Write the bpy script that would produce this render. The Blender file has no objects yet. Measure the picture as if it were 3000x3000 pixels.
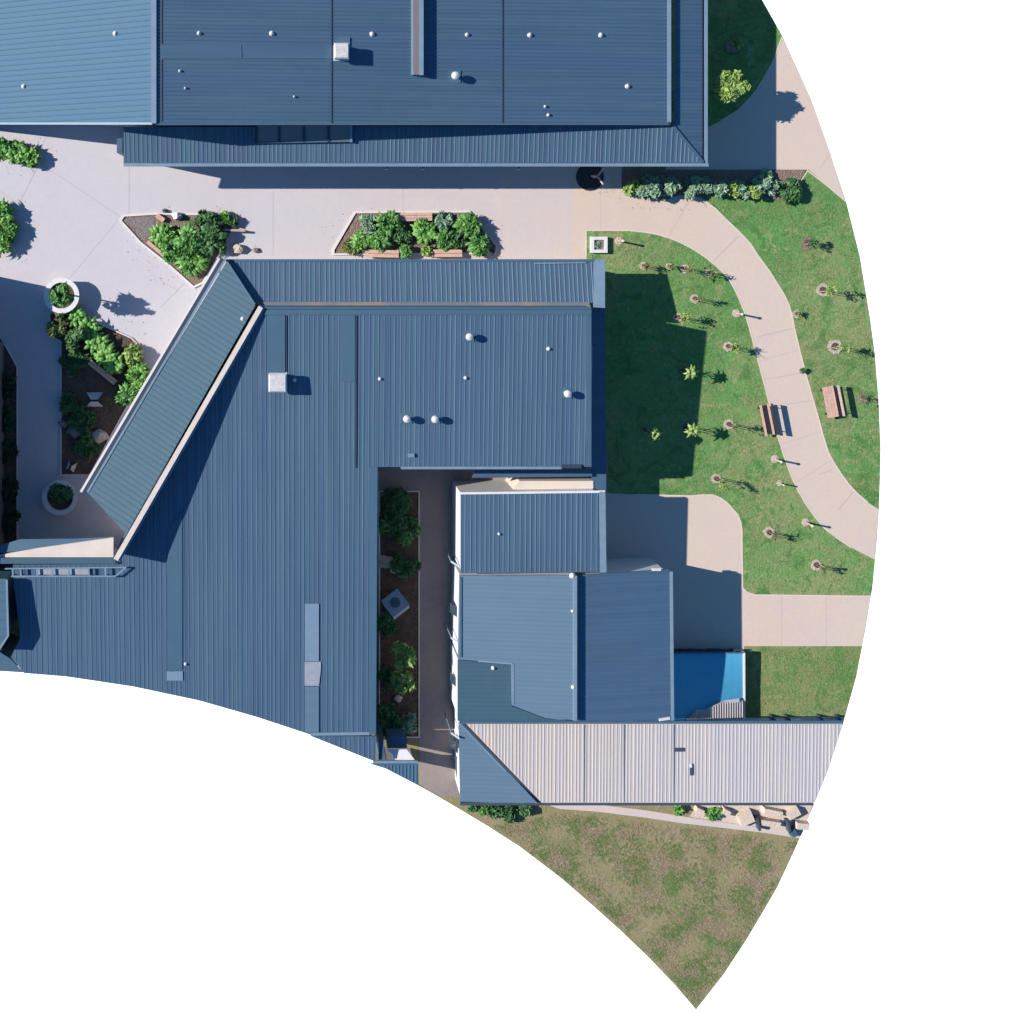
import bpy, bmesh, math, random
from mathutils import Vector, noise as mnoise
D = bpy.data
SC = bpy.context.scene
COL = SC.collection
R = math.radians

# ------------------------------------------------------------------ camera, sky, sun, exposure
CAMH = 70.0                 # flying height, metres
NX, NY, PPM = 850.0, 700.0, 50.0   # image pixels: point under the camera, pixels per metre on the ground
cam = D.cameras.new('camera'); camo = D.objects.new('camera', cam); COL.objects.link(camo)
camo.location = (0, 0, CAMH); camo.rotation_euler = (0, 0, 0)
cam.sensor_width = 36; cam.sensor_fit = 'HORIZONTAL'
cam.lens = 36 * CAMH / (3000 / PPM)
cam.shift_x = (1500 - NX) / 3000; cam.shift_y = -(1500 - NY) / 3000
cam.clip_end = 500
SC.camera = camo

SUN_TO = Vector((-1.5, 0.315, 1.0)).normalized()
elev = math.asin(SUN_TO.z); azim = math.atan2(SUN_TO.x, SUN_TO.y)
EXPO = 0.70
W = D.worlds.new('World'); SC.world = W; W.use_nodes = True
nt = W.node_tree; nt.nodes.clear()
out = nt.nodes.new('ShaderNodeOutputWorld'); bg = nt.nodes.new('ShaderNodeBackground')
sky = nt.nodes.new('ShaderNodeTexSky'); sky.sky_type = 'NISHITA'; sky.sun_disc = False
sky.sun_elevation = elev; sky.sun_rotation = azim
sky.air_density = 1.3; sky.dust_density = 0.2; sky.ozone_density = 5.0
bg.inputs['Strength'].default_value = 0.066
tint = nt.nodes.new('ShaderNodeMix'); tint.data_type = 'RGBA'; tint.blend_type = 'MULTIPLY'; tint.inputs[0].default_value = 1
tint.inputs[7].default_value = (.58, 1.0, 1.27, 1)      # sky colour multiplied bluer, to deepen the blue in the shade
nt.links.new(sky.outputs[0], tint.inputs[6]); nt.links.new(tint.outputs[2], bg.inputs['Color'])
# the cut-out site stands over a blank white void: everything below the horizon is white
bg2 = nt.nodes.new('ShaderNodeBackground'); bg2.inputs['Color'].default_value = (1, 1, 1, 1)
bg2.inputs['Strength'].default_value = 1.1
tc = nt.nodes.new('ShaderNodeTexCoord'); sep = nt.nodes.new('ShaderNodeSeparateXYZ')
lt = nt.nodes.new('ShaderNodeMath'); lt.operation = 'LESS_THAN'; lt.inputs[1].default_value = -0.02
mx = nt.nodes.new('ShaderNodeMixShader')
nt.links.new(tc.outputs['Generated'], sep.inputs[0]); nt.links.new(sep.outputs['Z'], lt.inputs[0])
nt.links.new(lt.outputs[0], mx.inputs[0]); nt.links.new(bg.outputs[0], mx.inputs[1]); nt.links.new(bg2.outputs[0], mx.inputs[2])
nt.links.new(mx.outputs[0], out.inputs['Surface'])
sl = D.lights.new('sun', 'SUN'); sl.energy = 5.0; sl.angle = R(0.5); sl.color = (1, .93, .85)
so = D.objects.new('sun', sl); COL.objects.link(so)
so.rotation_euler = SUN_TO.to_track_quat('Z', 'Y').to_euler(); so.location = (-20, 5, 40)
SC.view_settings.view_transform = 'Standard'; SC.view_settings.look = 'None'
SC.view_settings.gamma = 1; SC.view_settings.exposure = EXPO

# ------------------------------------------------------------------ helpers
def G(px, py, z=0.0):
    s = (CAMH - z) / CAMH
    return Vector(((px - NX) / PPM * s, -(py - NY) / PPM * s, z))

class Plane:
    """a sloping plane through survey point (px,py) at height z, rising gx per metre east and gy per metre north"""
    def __init__(s, px, py, z, gx=0.0, gy=0.0):
        a = G(px, py, z); s.gx, s.gy = gx, gy; s.h0 = z - gx * a.x - gy * a.y
    def z(s, x, y): return s.h0 + s.gx * x + s.gy * y
    def pt(s, px, py):
        X, Y = (px - NX) / PPM, -(py - NY) / PPM
        k = (CAMH - s.h0) / (CAMH + s.gx * X + s.gy * Y)
        x, y = X * k, Y * k
        return Vector((x, y, s.z(x, y)))

class MB:
    def __init__(s): s.v = []; s.f = []; s.m = []
    def add(s, vs, fs, m=0):
        o = len(s.v); s.v += [tuple(v) for v in vs]
        for f in fs: s.f.append([i + o for i in f]); s.m.append(m)
    def prism(s, top, bot, m=0, ms=None):
        n = len(top); ms = m if ms is None else ms
        s.add(list(top) + list(bot), [list(range(n))], m)
        s.f.append([len(s.v) - 1 - i for i in range(n)]); s.m.append(ms)
        o = len(s.v) - 2 * n
        for i in range(n):
            j = (i + 1) % n
            s.f.append([o + i, o + n + i, o + n + j, o + j]); s.m.append(ms)
    def box(s, c, sx, sy, sz, rz=0, m=0, taper=1.0):
        c = Vector(c); ca, sa = math.cos(rz), math.sin(rz)
        def q(x, y, z): return (c.x + x * ca - y * sa, c.y + x * sa + y * ca, c.z + z)
        a, b = sx / 2, sy / 2
        top = [q(-a * taper, -b * taper, sz), q(a * taper, -b * taper, sz), q(a * taper, b * taper, sz), q(-a * taper, b * taper, sz)]
        bot = [q(-a, -b, 0), q(a, -b, 0), q(a, b, 0), q(-a, b, 0)]
        s.prism(top, bot, m)
    def bar(s, p, q, w, h, m=0):
        """rectangular bar from p to q, top surface on the line, h deep"""
        p, q = Vector(p), Vector(q); d = Vector((q.x - p.x, q.y - p.y, 0)).normalized()
        n = Vector((-d.y, d.x, 0)) * (w / 2); dn = Vector((0, 0, h))
        s.prism([p - n, q - n, q + n, p + n], [p - n - dn, q - n - dn, q + n - dn, p + n - dn], m)
    def tube(s, p, q, r0, r1, seg=7, m=0):
        p, q = Vector(p), Vector(q); d = (q - p).normalized()
        a = d.orthogonal().normalized(); b = d.cross(a)
        c0 = [p + (a * math.cos(t) + b * math.sin(t)) * r0 for t in [2 * math.pi * i / seg for i in range(seg)]]
        c1 = [q + (a * math.cos(t) + b * math.sin(t)) * r1 for t in [2 * math.pi * i / seg for i in range(seg)]]
        s.prism(c1, c0, m)
    def lathe(s, c, prof, seg=24, m=0):
        c = Vector(c); vs = []
        for r, z in prof:
            for i in range(seg):
                t = 2 * math.pi * i / seg; vs.append((c.x + r * math.cos(t), c.y + r * math.sin(t), c.z + z))
        fs = []
        for k in range(len(prof) - 1):
            for i in range(seg):
                j = (i + 1) % seg
                fs.append([k * seg + i, k * seg + j, (k + 1) * seg + j, (k + 1) * seg + i])
        s.add(vs, fs, m)
        s.add([vs[i] for i in range(seg)], [list(range(seg))[::-1]], m)
        s.add(vs[-seg:], [list(range(seg))], m)
    def blob(s, c, rx, ry, rz, sub=2, rough=.25, seed=0, m=0):
        bm = bmesh.new(); bmesh.ops.create_icosphere(bm, subdivisions=sub, radius=1)
        vs = []
        for v in bm.verts:
            k = 1 + rough * mnoise.noise(v.co * 1.7 + Vector((seed * 3.1, seed, 0)))
            vs.append((c[0] + v.co.x * rx * k, c[1] + v.co.y * ry * k, c[2] + v.co.z * rz * k))
        bm.verts.index_update()
        fs = [[v.index for v in f.verts] for f in bm.faces]; bm.free(); s.add(vs, fs, m)
    def build(s, name, mats, parent=None, smooth=False):
        me = D.meshes.new(name)
        off = Vector(parent['_w']) if parent is not None else Vector((0, 0, 0))
        me.from_pydata([(v[0] - off.x, v[1] - off.y, v[2] - off.z) for v in s.v], [], s.f)
        if not isinstance(mats, (list, tuple)): mats = [mats]
        for m in mats: me.materials.append(m)
        me.polygons.foreach_set('material_index', s.m)
        if smooth: me.polygons.foreach_set('use_smooth', [True] * len(me.polygons))
        bm = bmesh.new(); bm.from_mesh(me)
        bmesh.ops.recalc_face_normals(bm, faces=bm.faces) if not name.startswith(('leaf', 'foliage', 'crown', 'frond')) else None
        bm.to_mesh(me); bm.free(); me.update()
        o = D.objects.new(name, me); COL.objects.link(o)
        if parent is not None: o.parent = parent; o['_w'] = tuple(off)
        return o

def thing(name, label, cat, loc=(0, 0, 0), group=None):
    o = D.objects.new(name, None); COL.objects.link(o); o.location = loc; o['_w'] = tuple(loc)
    o.empty_display_size = .3
    o['label'] = label; o['category'] = cat
    if group: o['group'] = group
    return o
def tag(o, label, cat, group=None):
    o['label'] = label; o['category'] = cat
    if group: o['group'] = group
    return o
def struct(o, kind='structure'): o['kind'] = kind; return o
def dup(src, loc, rz, label, group, scale=1.0):
    r = src.copy(); COL.objects.link(r); r.location = loc; r.rotation_euler = (0, 0, rz); r.scale = (scale,) * 3
    r['label'] = label
    if group: r['group'] = group
    for ch in list(src.children):
        c = ch.copy(); COL.objects.link(c); c.parent = r
        for g in list(ch.children):
            d = g.copy(); COL.objects.link(d); d.parent = c
    return r

def inset(poly, d):
    n = len(poly); A = sum(poly[i].x * poly[(i + 1) % n].y - poly[(i + 1) % n].x * poly[i].y for i in range(n))
    sg = 1 if A > 0 else -1; outp = []
    for i in range(n):
        p, c, q = poly[i - 1], poly[i], poly[(i + 1) % n]
        e1 = Vector((c.x - p.x, c.y - p.y)).normalized(); e2 = Vector((q.x - c.x, q.y - c.y)).normalized()
        n1 = Vector((-e1.y, e1.x)) * sg; n2 = Vector((-e2.y, e2.x)) * sg
        b = n1 + n2
        k = d / max(.35, 1 + n1.dot(n2))
        outp.append(Vector((c.x + b.x * k, c.y + b.y * k, c.z)))
    return outp

def rib_sheet(mb, poly, plane, ang, sp=.3, rh=.02, rw=.09, thick=.14, m=0, rng=None):
    """one corrugated roof sheet: a solid slab with raised ribs along the direction ang"""
    top = [Vector(p) for p in poly]; bot = [p - Vector((0, 0, thick)) for p in top]
    mb.prism(top, bot, m)
    if sp <= 0: return
    d = Vector((math.cos(ang), math.sin(ang))); n = Vector((-d.y, d.x))
    ks = [p.x * n.x + p.y * n.y for p in top]; lo, hi = min(ks), max(ks); k = lo + sp * .5
    N = len(top)
    while k < hi:
        ts = []
        for i in range(N):
            a, b = top[i], top[(i + 1) % N]; ka, kb = a.x * n.x + a.y * n.y - k, b.x * n.x + b.y * n.y - k
            if (ka > 0) != (kb > 0):
                u = ka / (ka - kb); p = a.lerp(b, u); ts.append(p.x * d.x + p.y * d.y)
        ts.sort()
        for i in range(0, len(ts) - 1, 2):
            t0, t1 = ts[i] + .05, ts[i + 1] - .05
            if t1 - t0 < .1: continue
            T = []; B = []
            for t, s in ((t0, -1), (t1, -1), (t1, 1), (t0, 1)):
                x = d.x * t + n.x * (k + s * rw * .22); y = d.y * t + n.y * (k + s * rw * .22)
                T.append(Vector((x, y, plane.z(x, y) + rh)))
                x = d.x * t + n.x * (k + s * rw * .5); y = d.y * t + n.y * (k + s * rw * .5)
                B.append(Vector((x, y, plane.z(x, y) - .01)))
            mb.prism(T, B, m)
        k += sp * (1 if rng is None else rng.uniform(.82, 1.18))

# ------------------------------------------------------------------ materials (all textured in world space)
def mat(name, col, rough=.7, metal=0, spec=.5, noise=None, bump=None, streak=None, trans=0, coat=0, grad=None):
    """noise=(scale, amount, colour2[, distortion]); streak=(sx,sy,amount) stretched noise; bump=(scale,strength)"""
    m = D.materials.new(name); m.use_nodes = True; t = m.node_tree; b = t.nodes['Principled BSDF']
    b.inputs['Roughness'].default_value = rough; b.inputs['Metallic'].default_value = metal
    b.inputs['Specular IOR Level'].default_value = spec
    b.inputs['Base Color'].default_value = (*col, 1)
    geo = t.nodes.new('ShaderNodeNewGeometry'); last = None
    def mixc(a, bcol, fac):
        x = t.nodes.new('ShaderNodeMix'); x.data_type = 'RGBA'
        if isinstance(a, tuple): x.inputs[6].default_value = (*a, 1)
        else: t.links.new(a, x.inputs[6])
        x.inputs[7].default_value = (*bcol, 1); t.links.new(fac, x.inputs[0]); return x.outputs[2]
    def nz(scale, detail=4, dist=0, vec=None, lo=.35, hi=.65, amt=1.0):
        q = t.nodes.new('ShaderNodeTexNoise'); q.inputs['Scale'].default_value = scale
        q.inputs['Detail'].default_value = detail; q.inputs['Distortion'].default_value = dist
        t.links.new(vec or geo.outputs['Position'], q.inputs['Vector'])
        r = t.nodes.new('ShaderNodeMapRange'); r.inputs[1].default_value = lo; r.inputs[2].default_value = hi
        r.inputs[4].default_value = amt
        t.links.new(q.outputs['Fac'], r.inputs[0]); return r.outputs[0]
    cur = col
    if grad:
        sp_ = t.nodes.new('ShaderNodeSeparateXYZ'); t.links.new(geo.outputs['Position'], sp_.inputs[0])
        r_ = t.nodes.new('ShaderNodeMapRange'); r_.inputs[1].default_value = grad[1]; r_.inputs[2].default_value = grad[2]; t.links.new(sp_.outputs[grad[0]], r_.inputs[0])
        cur = mixc(cur, grad[3], r_.outputs[0])
    for ns in (noise or []):
        sc, amt, c2 = ns[:3]; dist = ns[3] if len(ns) > 3 else 0
        lo, hi = (ns[4], ns[5]) if len(ns) > 5 else (.35, .65)
        cur = mixc(cur, c2, nz(sc, 5, dist, None, lo, hi, amt))
    if streak:
        for sx, sy, amt, c2 in streak:
            mp = t.nodes.new('ShaderNodeMapping'); mp.inputs['Scale'].default_value = (sx, sy, .3)
            t.links.new(geo.outputs['Position'], mp.inputs['Vector'])
            cur = mixc(cur, c2, nz(1.0, 2, 0, mp.outputs[0], .4, .62, amt))
    if not isinstance(cur, tuple): t.links.new(cur, b.inputs['Base Color'])
    if bump:
        q = t.nodes.new('ShaderNodeTexNoise'); q.inputs['Scale'].default_value = bump[0]; q.inputs['Detail'].default_value = 4
        t.links.new(geo.outputs['Position'], q.inputs['Vector'])
        bp = t.nodes.new('ShaderNodeBump'); bp.inputs['Strength'].default_value = bump[1]; bp.inputs['Distance'].default_value = .1
        t.links.new(q.outputs['Fac'], bp.inputs['Height']); t.links.new(bp.outputs[0], b.inputs['Normal'])
    if trans: b.inputs['Transmission Weight'].default_value = trans
    if coat: b.inputs['Coat Weight'].default_value = coat; b.inputs['Coat Roughness'].default_value = .35
    return m

RB = (.048, .099, .152); RB2 = (.074, .136, .186); RB3 = (.044, .076, .135)
M = {}
# painted steel roofs: streaks run along the sheets
M['roof_ns'] = mat('painted_steel_north_south', RB, .48, .15, .5, [(.22, .6, (.05, .118, .165), 0, .42, .6), (1.1, .3, (.065, .115, .17)), (5, .25, (.04, .09, .14))], None, [(3.2, .12, .6, RB2), (1.1, .05, .6, (.055, .085, .165)), (8, .08, .6, RB3), (15, .05, .45, (.09, .155, .21))])
M['roof_ew'] = mat('painted_steel_east_west', RB, .48, .15, .5, [(.22, .6, (.05, .112, .165), 0, .42, .6), (1.1, .3, (.06, .115, .17)), (5, .25, (.04, .09, .145))], None, [(.1, 2.4, .4, RB2), (.05, .9, .4, (.055, .09, .185))])
M['roof_light'] = mat('pale_blue_steel', (.046, .105, .165), .75, 0, .25, [(.3, .5, (.052, .11, .165)), (3, .2, (.06, .12, .18))], None, [(.08, 2.6, .5, (.045, .105, .17))])
M['roof_teal'] = mat('teal_grey_steel', (.034, .082, .118), .65, .0, .35, [(.5, .5, (.04, .085, .115))], None, [(1.2, 1.6, .3, (.045, .095, .13))])
M['roof_annex'] = mat('grey_blue_steel', (.085, .145, .205), .55, .1, .4, [(.4, .6, (.10, .155, .205)), (2.2, .3, (.10, .155, .215))], None, [(.08, 3, .4, (.1, .165, .23))])  # paler copy: the sunward annex slope has its light in the colour
M['roof_annex_dk'] = mat('slate_blue_steel', (.048, .10, .165), .5, .1, .5, [(.5, .6, (.055, .098, .16)), (2.5, .3, (.052, .115, .175))], None, [(.1, 3, .35, (.07, .13, .21))])  # the annex slope turned from the sun, so darker
M['roof_galv'] = mat('weathered_pale_steel', (.47, .375, .295), .7, .0, .3, [(.5, .4, (.40, .36, .35)), (1.6, .35, (.45, .39, .35)), (5, .25, (.33, .31, .31))],
                     None, [(5.5, .06, .55, (.49, .44, .41)), (2.3, .05, .5, (.35, .34, .36)), (11, .1, .35, (.32, .31, .33))], grad=(0, 13, 24, (.385, .365, .365)))
M['roof_galv_dk'] = mat('rib_shadow_steel', (.24, .26, .30), .5, .1, .5)
M['gutter'] = mat('pale_gutter_steel', (.16, .23, .30), .55, .1, .4, [(1.5, .5, (.11, .18, .25))])
M['gutter_dk'] = mat('dark_gutter', (.02, .035, .06), .6)  # also colours the strip of eave shade on the wing
M['flash'] = mat('flashing_steel', (.055, .111, .163), .5, .1, .4, [(1.0, .5, (.048, .099, .15))])
M['white'] = mat('white_paint', (.60, .59, .59), .6, 0, .3, [(2, .4, (.52, .51, .51)), (7, .4, (.5, .48, .47))])
M['vent'] = mat('aged_white_metal', (.55, .545, .55), .55, .1, .4, [(6, .6, (.34, .34, .35)), (20, .4, (.4, .37, .34))])
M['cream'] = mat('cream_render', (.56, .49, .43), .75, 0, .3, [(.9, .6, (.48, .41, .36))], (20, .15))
M['wall'] = mat('pale_wall_render', (.5, .48, .48), .75, 0, .3, [(1.5, .5, (.5, .49, .5))], (25, .15))
M['rust'] = mat('rusty_box_gutter', (.12, .13, .15), .7, 0, .4, [(.35, .75, (.24, .17, .11), .4, .48, .6), (2, .4, (.09, .12, .16))])
M['brown_metal'] = mat('brown_grey_metal', (.16, .15, .16), .5, .2)
M['glass'] = mat('window_glass', (.03, .05, .07), .08, 0, .8)
M['glaze'] = mat('translucent_roofing', (.13, .195, .27), .5, 0, .4, [(2, .6, (.17, .225, .29))])
M['glaze_w'] = mat('white_translucent_roofing', (.27, .28, .32), .5, 0, .4, [(4, .6, (.20, .225, .27))])
M['frame'] = mat('dark_frame', (.04, .055, .075), .5)
M['pave'] = mat('pale_concrete', (.445, .425, .455), .85, 0, .25, [(.16, .35, (.47, .41, .40), 0, .42, .6), (.6, .3, (.40, .385, .41)), (2.1, .25, (.49, .46, .475)), (7, .22, (.38, .36, .375))], (30, .12), grad=(0, -2, 16.5, (.49, .40, .345)))
M['path'] = mat('pinkish_concrete', (.50, .395, .33), .85, 0, .25, [(.22, .8, (.51, .425, .335), 0, .42, .58), (.45, .7, (.47, .395, .36)), (1.6, .5, (.525, .41, .345)), (5, .4, (.45, .37, .31))], (30, .12))
M['pave_dk'] = mat('old_brown_paving', (.24, .2, .18), .9, 0, .2, [(.5, .7, (.17, .16, .16)), (4, .4, (.28, .22, .19))], (20, .3))
M['edge'] = mat('pale_path_edge', (.55, .46, .38), .85, 0, .2, [(2, .5, (.48, .40, .33))])
M['joint'] = mat('paving_joint', (.36, .31, .31), .9)
M['litter'] = mat('dark_litter', (.2, .15, .11), .9)
M['kerb'] = mat('white_concrete_kerb', (.56, .52, .50), .8, 0, .3, [(3, .4, (.56, .53, .53))])
def grass(name, g, dry, amt, dark):
    return mat(name, g, .95, 0, .1, [(.09, amt, dry, 0, .44, .6), (.45, .7, tuple(v * 1.25 for v in g), 1.5, .46, .62), (.75, .8, dry, 2.5, .52, .66), (.6, .8, dark, 2.5, .54, .66), (1.9, .7, tuple(v * 1.35 for v in dry), 2.5, .58, .72), (2.6, .6, dark, 2.0, .56, .70), (10, .3, dark, .5)], (7, .35))
M['lawn'] = grass('lawn_grass', (.092, .21, .06), (.25, .25, .12), .8, (.048, .145, .038))
M['lawn_mid'] = grass('mixed_lawn_grass', (.125, .185, .06), (.24, .215, .115), .85, (.07, .15, .04))
M['lawn_dry'] = mat('dry_lawn_grass', (.235, .205, .11), .95, 0, .1, [(.13, .9, (.095, .17, .045), .8, .5, .6), (.35, .7, (.28, .215, .145), 2, .5, .66), (.3, .5, (.15, .165, .07), 2, .5, .66), (1.3, .7, (.33, .255, .18), 3, .58, .72), (1.1, .6, (.08, .14, .04), 3, .58, .7), (10, .3, (.11, .11, .055), .5)], (7, .35))
M['soil'] = mat('garden_soil', (.11, .075, .055), .95, 0, .1, [(1.5, .7, (.16, .11, .085)), (6, .6, (.05, .04, .032))], (12, 1.0))
M['mulch'] = mat('bark_mulch', (.20, .15, .12), .95, 0, .1, [(2, .7, (.12, .095, .08)), (8, .7, (.26, .19, .15))], (12, 1.0))
M['gravel'] = mat('grey_gravel', (.2, .18, .175), .95, 0, .1, [(4, .7, (.12, .11, .11)), (12, .7, (.3, .26, .25))], (20, 1.0))
M['earth'] = mat('cut_earth', (.16, .11, .07), .95, 0, .1, [(1, .6, (.1, .07, .05))])
def leafmat(name, a, b, c):
    m = mat(name, a, .55, 0, .4, [(1.6, .8, b, 0, .42, .6), (7, .7, c, 0, .45, .65)])
    return m
M['leaf'] = leafmat('mid_green_leaf', (0.074, 0.209, 0.041), (0.115, 0.284, 0.061), (0.034, 0.115, 0.024))
M['leaf_b'] = leafmat('bright_green_leaf', (0.106, 0.275, 0.05), (0.163, 0.338, 0.062), (0.044, 0.15, 0.025))
M['leaf_y'] = leafmat('yellow_green_leaf', (0.209, 0.319, 0.066), (0.286, 0.374, 0.11), (0.099, 0.187, 0.033))
M['leaf_s'] = leafmat('silver_green_leaf', (.17, .29, .17), (.26, .37, .25), (.06, .15, .08))
M['leaf_o'] = leafmat('olive_leaf', (0.13, 0.169, 0.046), (0.182, 0.208, 0.065), (0.052, 0.091, 0.026))
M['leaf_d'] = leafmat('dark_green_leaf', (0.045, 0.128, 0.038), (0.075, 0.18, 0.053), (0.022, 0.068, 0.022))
M['leaf_k'] = leafmat('blackish_leaf', (.02, .055, .022), (.03, .075, .03), (.01, .03, .012))  # shade of the left building is put into this leaf colour
M['leaf_dry'] = leafmat('dry_twig_leaf', (0.325, 0.299, 0.156), (0.442, 0.364, 0.221), (0.13, 0.182, 0.065))
M['bark'] = mat('bark', (.16, .11, .08), .9, 0, .2, [(9, .5, (.09, .065, .05))])
M['timber'] = mat('pink_hardwood', (.50, .31, .24), .7, 0, .3, None, None, [(2, 9, .6, (.38, .24, .19)), (9, 2, .4, (.58, .39, .31))])
M['timber_g'] = mat('greyed_hardwood', (.42, .30, .27), .75, 0, .3, None, None, [(2, 9, .5, (.32, .23, .21))])
M['rock'] = mat('pale_rock', (.42, .36, .29), .9, 0, .2, [(2, .6, (.3, .25, .2))], (8, .6))
M['sand'] = mat('sandstone', (.52, .43, .36), .9, 0, .2, [(2, .6, (.42, .35, .3))], (8, .4))
M['steel'] = mat('steel', (.25, .26, .28), .4, .6)
M['blue'] = mat('bright_blue_fabric', (.06, .29, .46), .75, 0, .25, [(.8, .5, (.08, .32, .49)), (5, .25, (.045, .25, .42))])
M['black'] = mat('black_metal', (.02, .02, .022), .5)
M['post'] = mat('pale_post_cap', (.55, .45, .33), .7)

# ------------------------------------------------------------------ outline of the site
OUT_R = [(2233, 0), (2292, 105), (2377, 291), (2427, 431), (2480, 594), (2519, 750), (2532, 828), (2548, 925), (2563, 1033), (2574, 1169),
         (2580, 1313), (2578, 1410), (2575, 1500), (2568, 1594), (2556, 1722), (2537, 1835), (2509, 1982), (2474, 2105)]
OUT_B = [(2385, 2357), (2327, 2493), (2276, 2602), (2189, 2750), (2120, 2855), (2039, 2958), (1975, 2883), (1900, 2805), (1820, 2728), (1733, 2650), (1638, 2568),
         (1522, 2480), (1425, 2418), (1328, 2360), (1250, 2315), (1226, 2302)]
MAIN = Plane(1200, 905, 5.4, 0, .08)
OUT_L = [(905, 2152), (750, 2100), (582, 2052), (388, 2011), (194, 1982), (70, 1972)]
dpl = Plane(1500, 2118, 3.0, 0, .03)
def slab_outline():
    p = [G(-500, -500), G(1850, -500), G(2090, -230)]
    p += [G(*q) for q in OUT_R]
    p += [G(2466, 2122), G(2422, 2252), G(2381, 2352)]
    p += [G(*q) for q in OUT_B]
    p += [G(1215, 2296), G(1160, 2262, 1.5)]
    p += [MAIN.pt(*q) for q in OUT_L] + [G(0, 1965, 4), G(-250, 1955, 4), G(-500, 1965, 4)]
    return [Vector((q.x, q.y, 0)) for q in p]
so_ = slab_outline()
mb = MB(); mb.prism(so_, [q - Vector((0, 0, .7)) for q in so_], 0, 1)
struct(mb.build('ground', [M['lawn_dry'], M['earth']]))

def sheet(name, pts, m, z=.02, kind=True, joints=()):
    top = [G(x, y, z) for x, y in pts]; mb = MB(); mb.prism(top, [Vector((p.x, p.y, -.05)) for p in top], 0)
    for a, b, w in joints:
        p, q = G(*a, z + .004), G(*b, z + .004); mb.bar(p, q, w, .003, 1)
    o = mb.build(name, [m, M['joint']])
    if kind: struct(o)
    return o

# the plaza paving and the curving path
INNER = [(1719, 675), (1842, 675), (1890, 680), (1927, 687), (1962, 697), (1993, 710), (2030, 729), (2066, 753), (2100, 780), (2129, 808), (2150, 842), (2167, 878), (2180, 910), (2191, 944),
         (2203, 987), (2214, 1030), (2230, 1088), (2245, 1146), (2262, 1214), (2280, 1282), (2298, 1338), (2319, 1395), (2340, 1440), (2362, 1478), (2388, 1515), (2416, 1548), (2453, 1577), (2494, 1604), (2563, 1640)]
OUTER = [(2575, 1493), (2543, 1472), (2513, 1447), (2488, 1420), (2466, 1390), (2445, 1358), (2427, 1325), (2410, 1270), (2396, 1216), (2382, 1170), (2369, 1123), (2357, 1080), (2346, 1037), (2337, 1000), (2328, 963),
         (2321, 925), (2311, 890), (2297, 862), (2280, 835), (2253, 792), (2222, 750), (2199, 714), (2165, 678), (2129, 644), (2098, 613), (2063, 586), (2040, 573), (2016, 563), (1990, 572), (1950, 586), (1892, 580), (1861, 566), (1822, 547), (1822, 497)]
plaza = [(-500, -500), (1200, -500), (1200, 430), (1680, 430), (1680, 900), (1100, 900), (1000, 1000), (760, 900), (600, 1700), (-500, 1700)]
struct_plaza = sheet('plaza_paving', plaza, M['pave'], .02, True,
    [((120, 430), (160, 362), .03), ((55, 600), (105, 497), .03), ((60, 440), (360, 640), .03), ((378, 490), (378, 625), .03), ((345, 645), (200, 820), .02),
     ((440, 800), (530, 860), .02), ((470, 900), (540, 830), .03), ((0, 560), (60, 600), .02), ((800, 560), (800, 750), .02), ((1180, 550), (1180, 620), .02)])
sheet('path', INNER + OUTER + [(1822, 430), (1680, 430), (1680, 800), (1719, 800)], M['path'], .022, True,
      [((2215, 988), (2320, 963), .04), ((2226, 1058), (2340, 1025), .02), ((2240, 1112), (2362, 1090), .04), ((2262, 1190), (2390, 1172), .03),
       ((2290, 1300), (2415, 1262), .02), ((2400, 1390), (2440, 1375), .04), ((2455, 1495), (2500, 1440), .04), ((2090, 765), (2165, 690), .04), ((1960, 690), (2030, 570), .02), ((2330, 1415), (2440, 1345), .02), ((1760, 550), (1760, 675), .02)])
sheet('side_path', [(1950, 497), (1950, 372), (2076, 371), (2112, 354), (2160, 325), (2190, 295), (2218, 262), (2240, 225), (2262, 187), (2292, 107), (2377, 291), (2427, 431), (2477, 588), (2420, 540), (2370, 497)], M['path'], .022, True,
      [((2400, 495), (2440, 440), .03)])
sheet('patio', [(1700, 1440), (1861, 1449), (2024, 1453), (2060, 1450), (2090, 1450), (2113, 1460), (2133, 1475), (2148, 1493), (2162, 1508), (2171, 1530), (2174, 1555), (2176, 1722), (2187, 1734), (2211, 1743), (2552, 1747), (2525, 1893),
                (2180, 1893), (2180, 2125), (1500, 2125), (1500, 1440)], M['path'], .022, True, [((2290, 1748), (2290, 1892), .02), ((2420, 1748), (2420, 1892), .02)])
sheet('courtyard_path', [(1060, 1330), (1780, 1330), (1780, 1450), (1400, 1470), (1400, 2330), (1300, 2335), (1250, 2312), (1228, 2295), (1228, 1438), (1060, 1438)], M['pave_dk'], .021)
# lawns
sheet('lawn', [(1719, 675), ] + INNER[1:] + [(2556, 1722), (2552, 1745), (2211, 1742), (2187, 1733), (2177, 1722), (2175, 1555), (2172, 1530), (2163, 1508), (2149, 1492), (2134, 1474), (2114, 1459), (2090, 1449), (2060, 1449), (2024, 1452), (1861, 1448), (1700, 1440), (1719, 1300)], M['lawn'], .014)
sheet('lawn', [(2367, 500), (2420, 541), (2480, 594), (2519, 750), (2532, 828), (2548, 925), (2563, 1033), (2574, 1169), (2580, 1313), (2578, 1410)] + OUTER[:-1] + [(1822, 560), (2290, 560), (2335, 545)], M['lawn'], .014)
sheet('lawn', [(1950, -400), (2100, -200)] + OUT_R[:2] + [(2262, 185), (2240, 223), (2216, 260), (2188, 293), (2158, 323), (2110, 352), (2070, 371), (1950, 371)], M['lawn'], .014)

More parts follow.
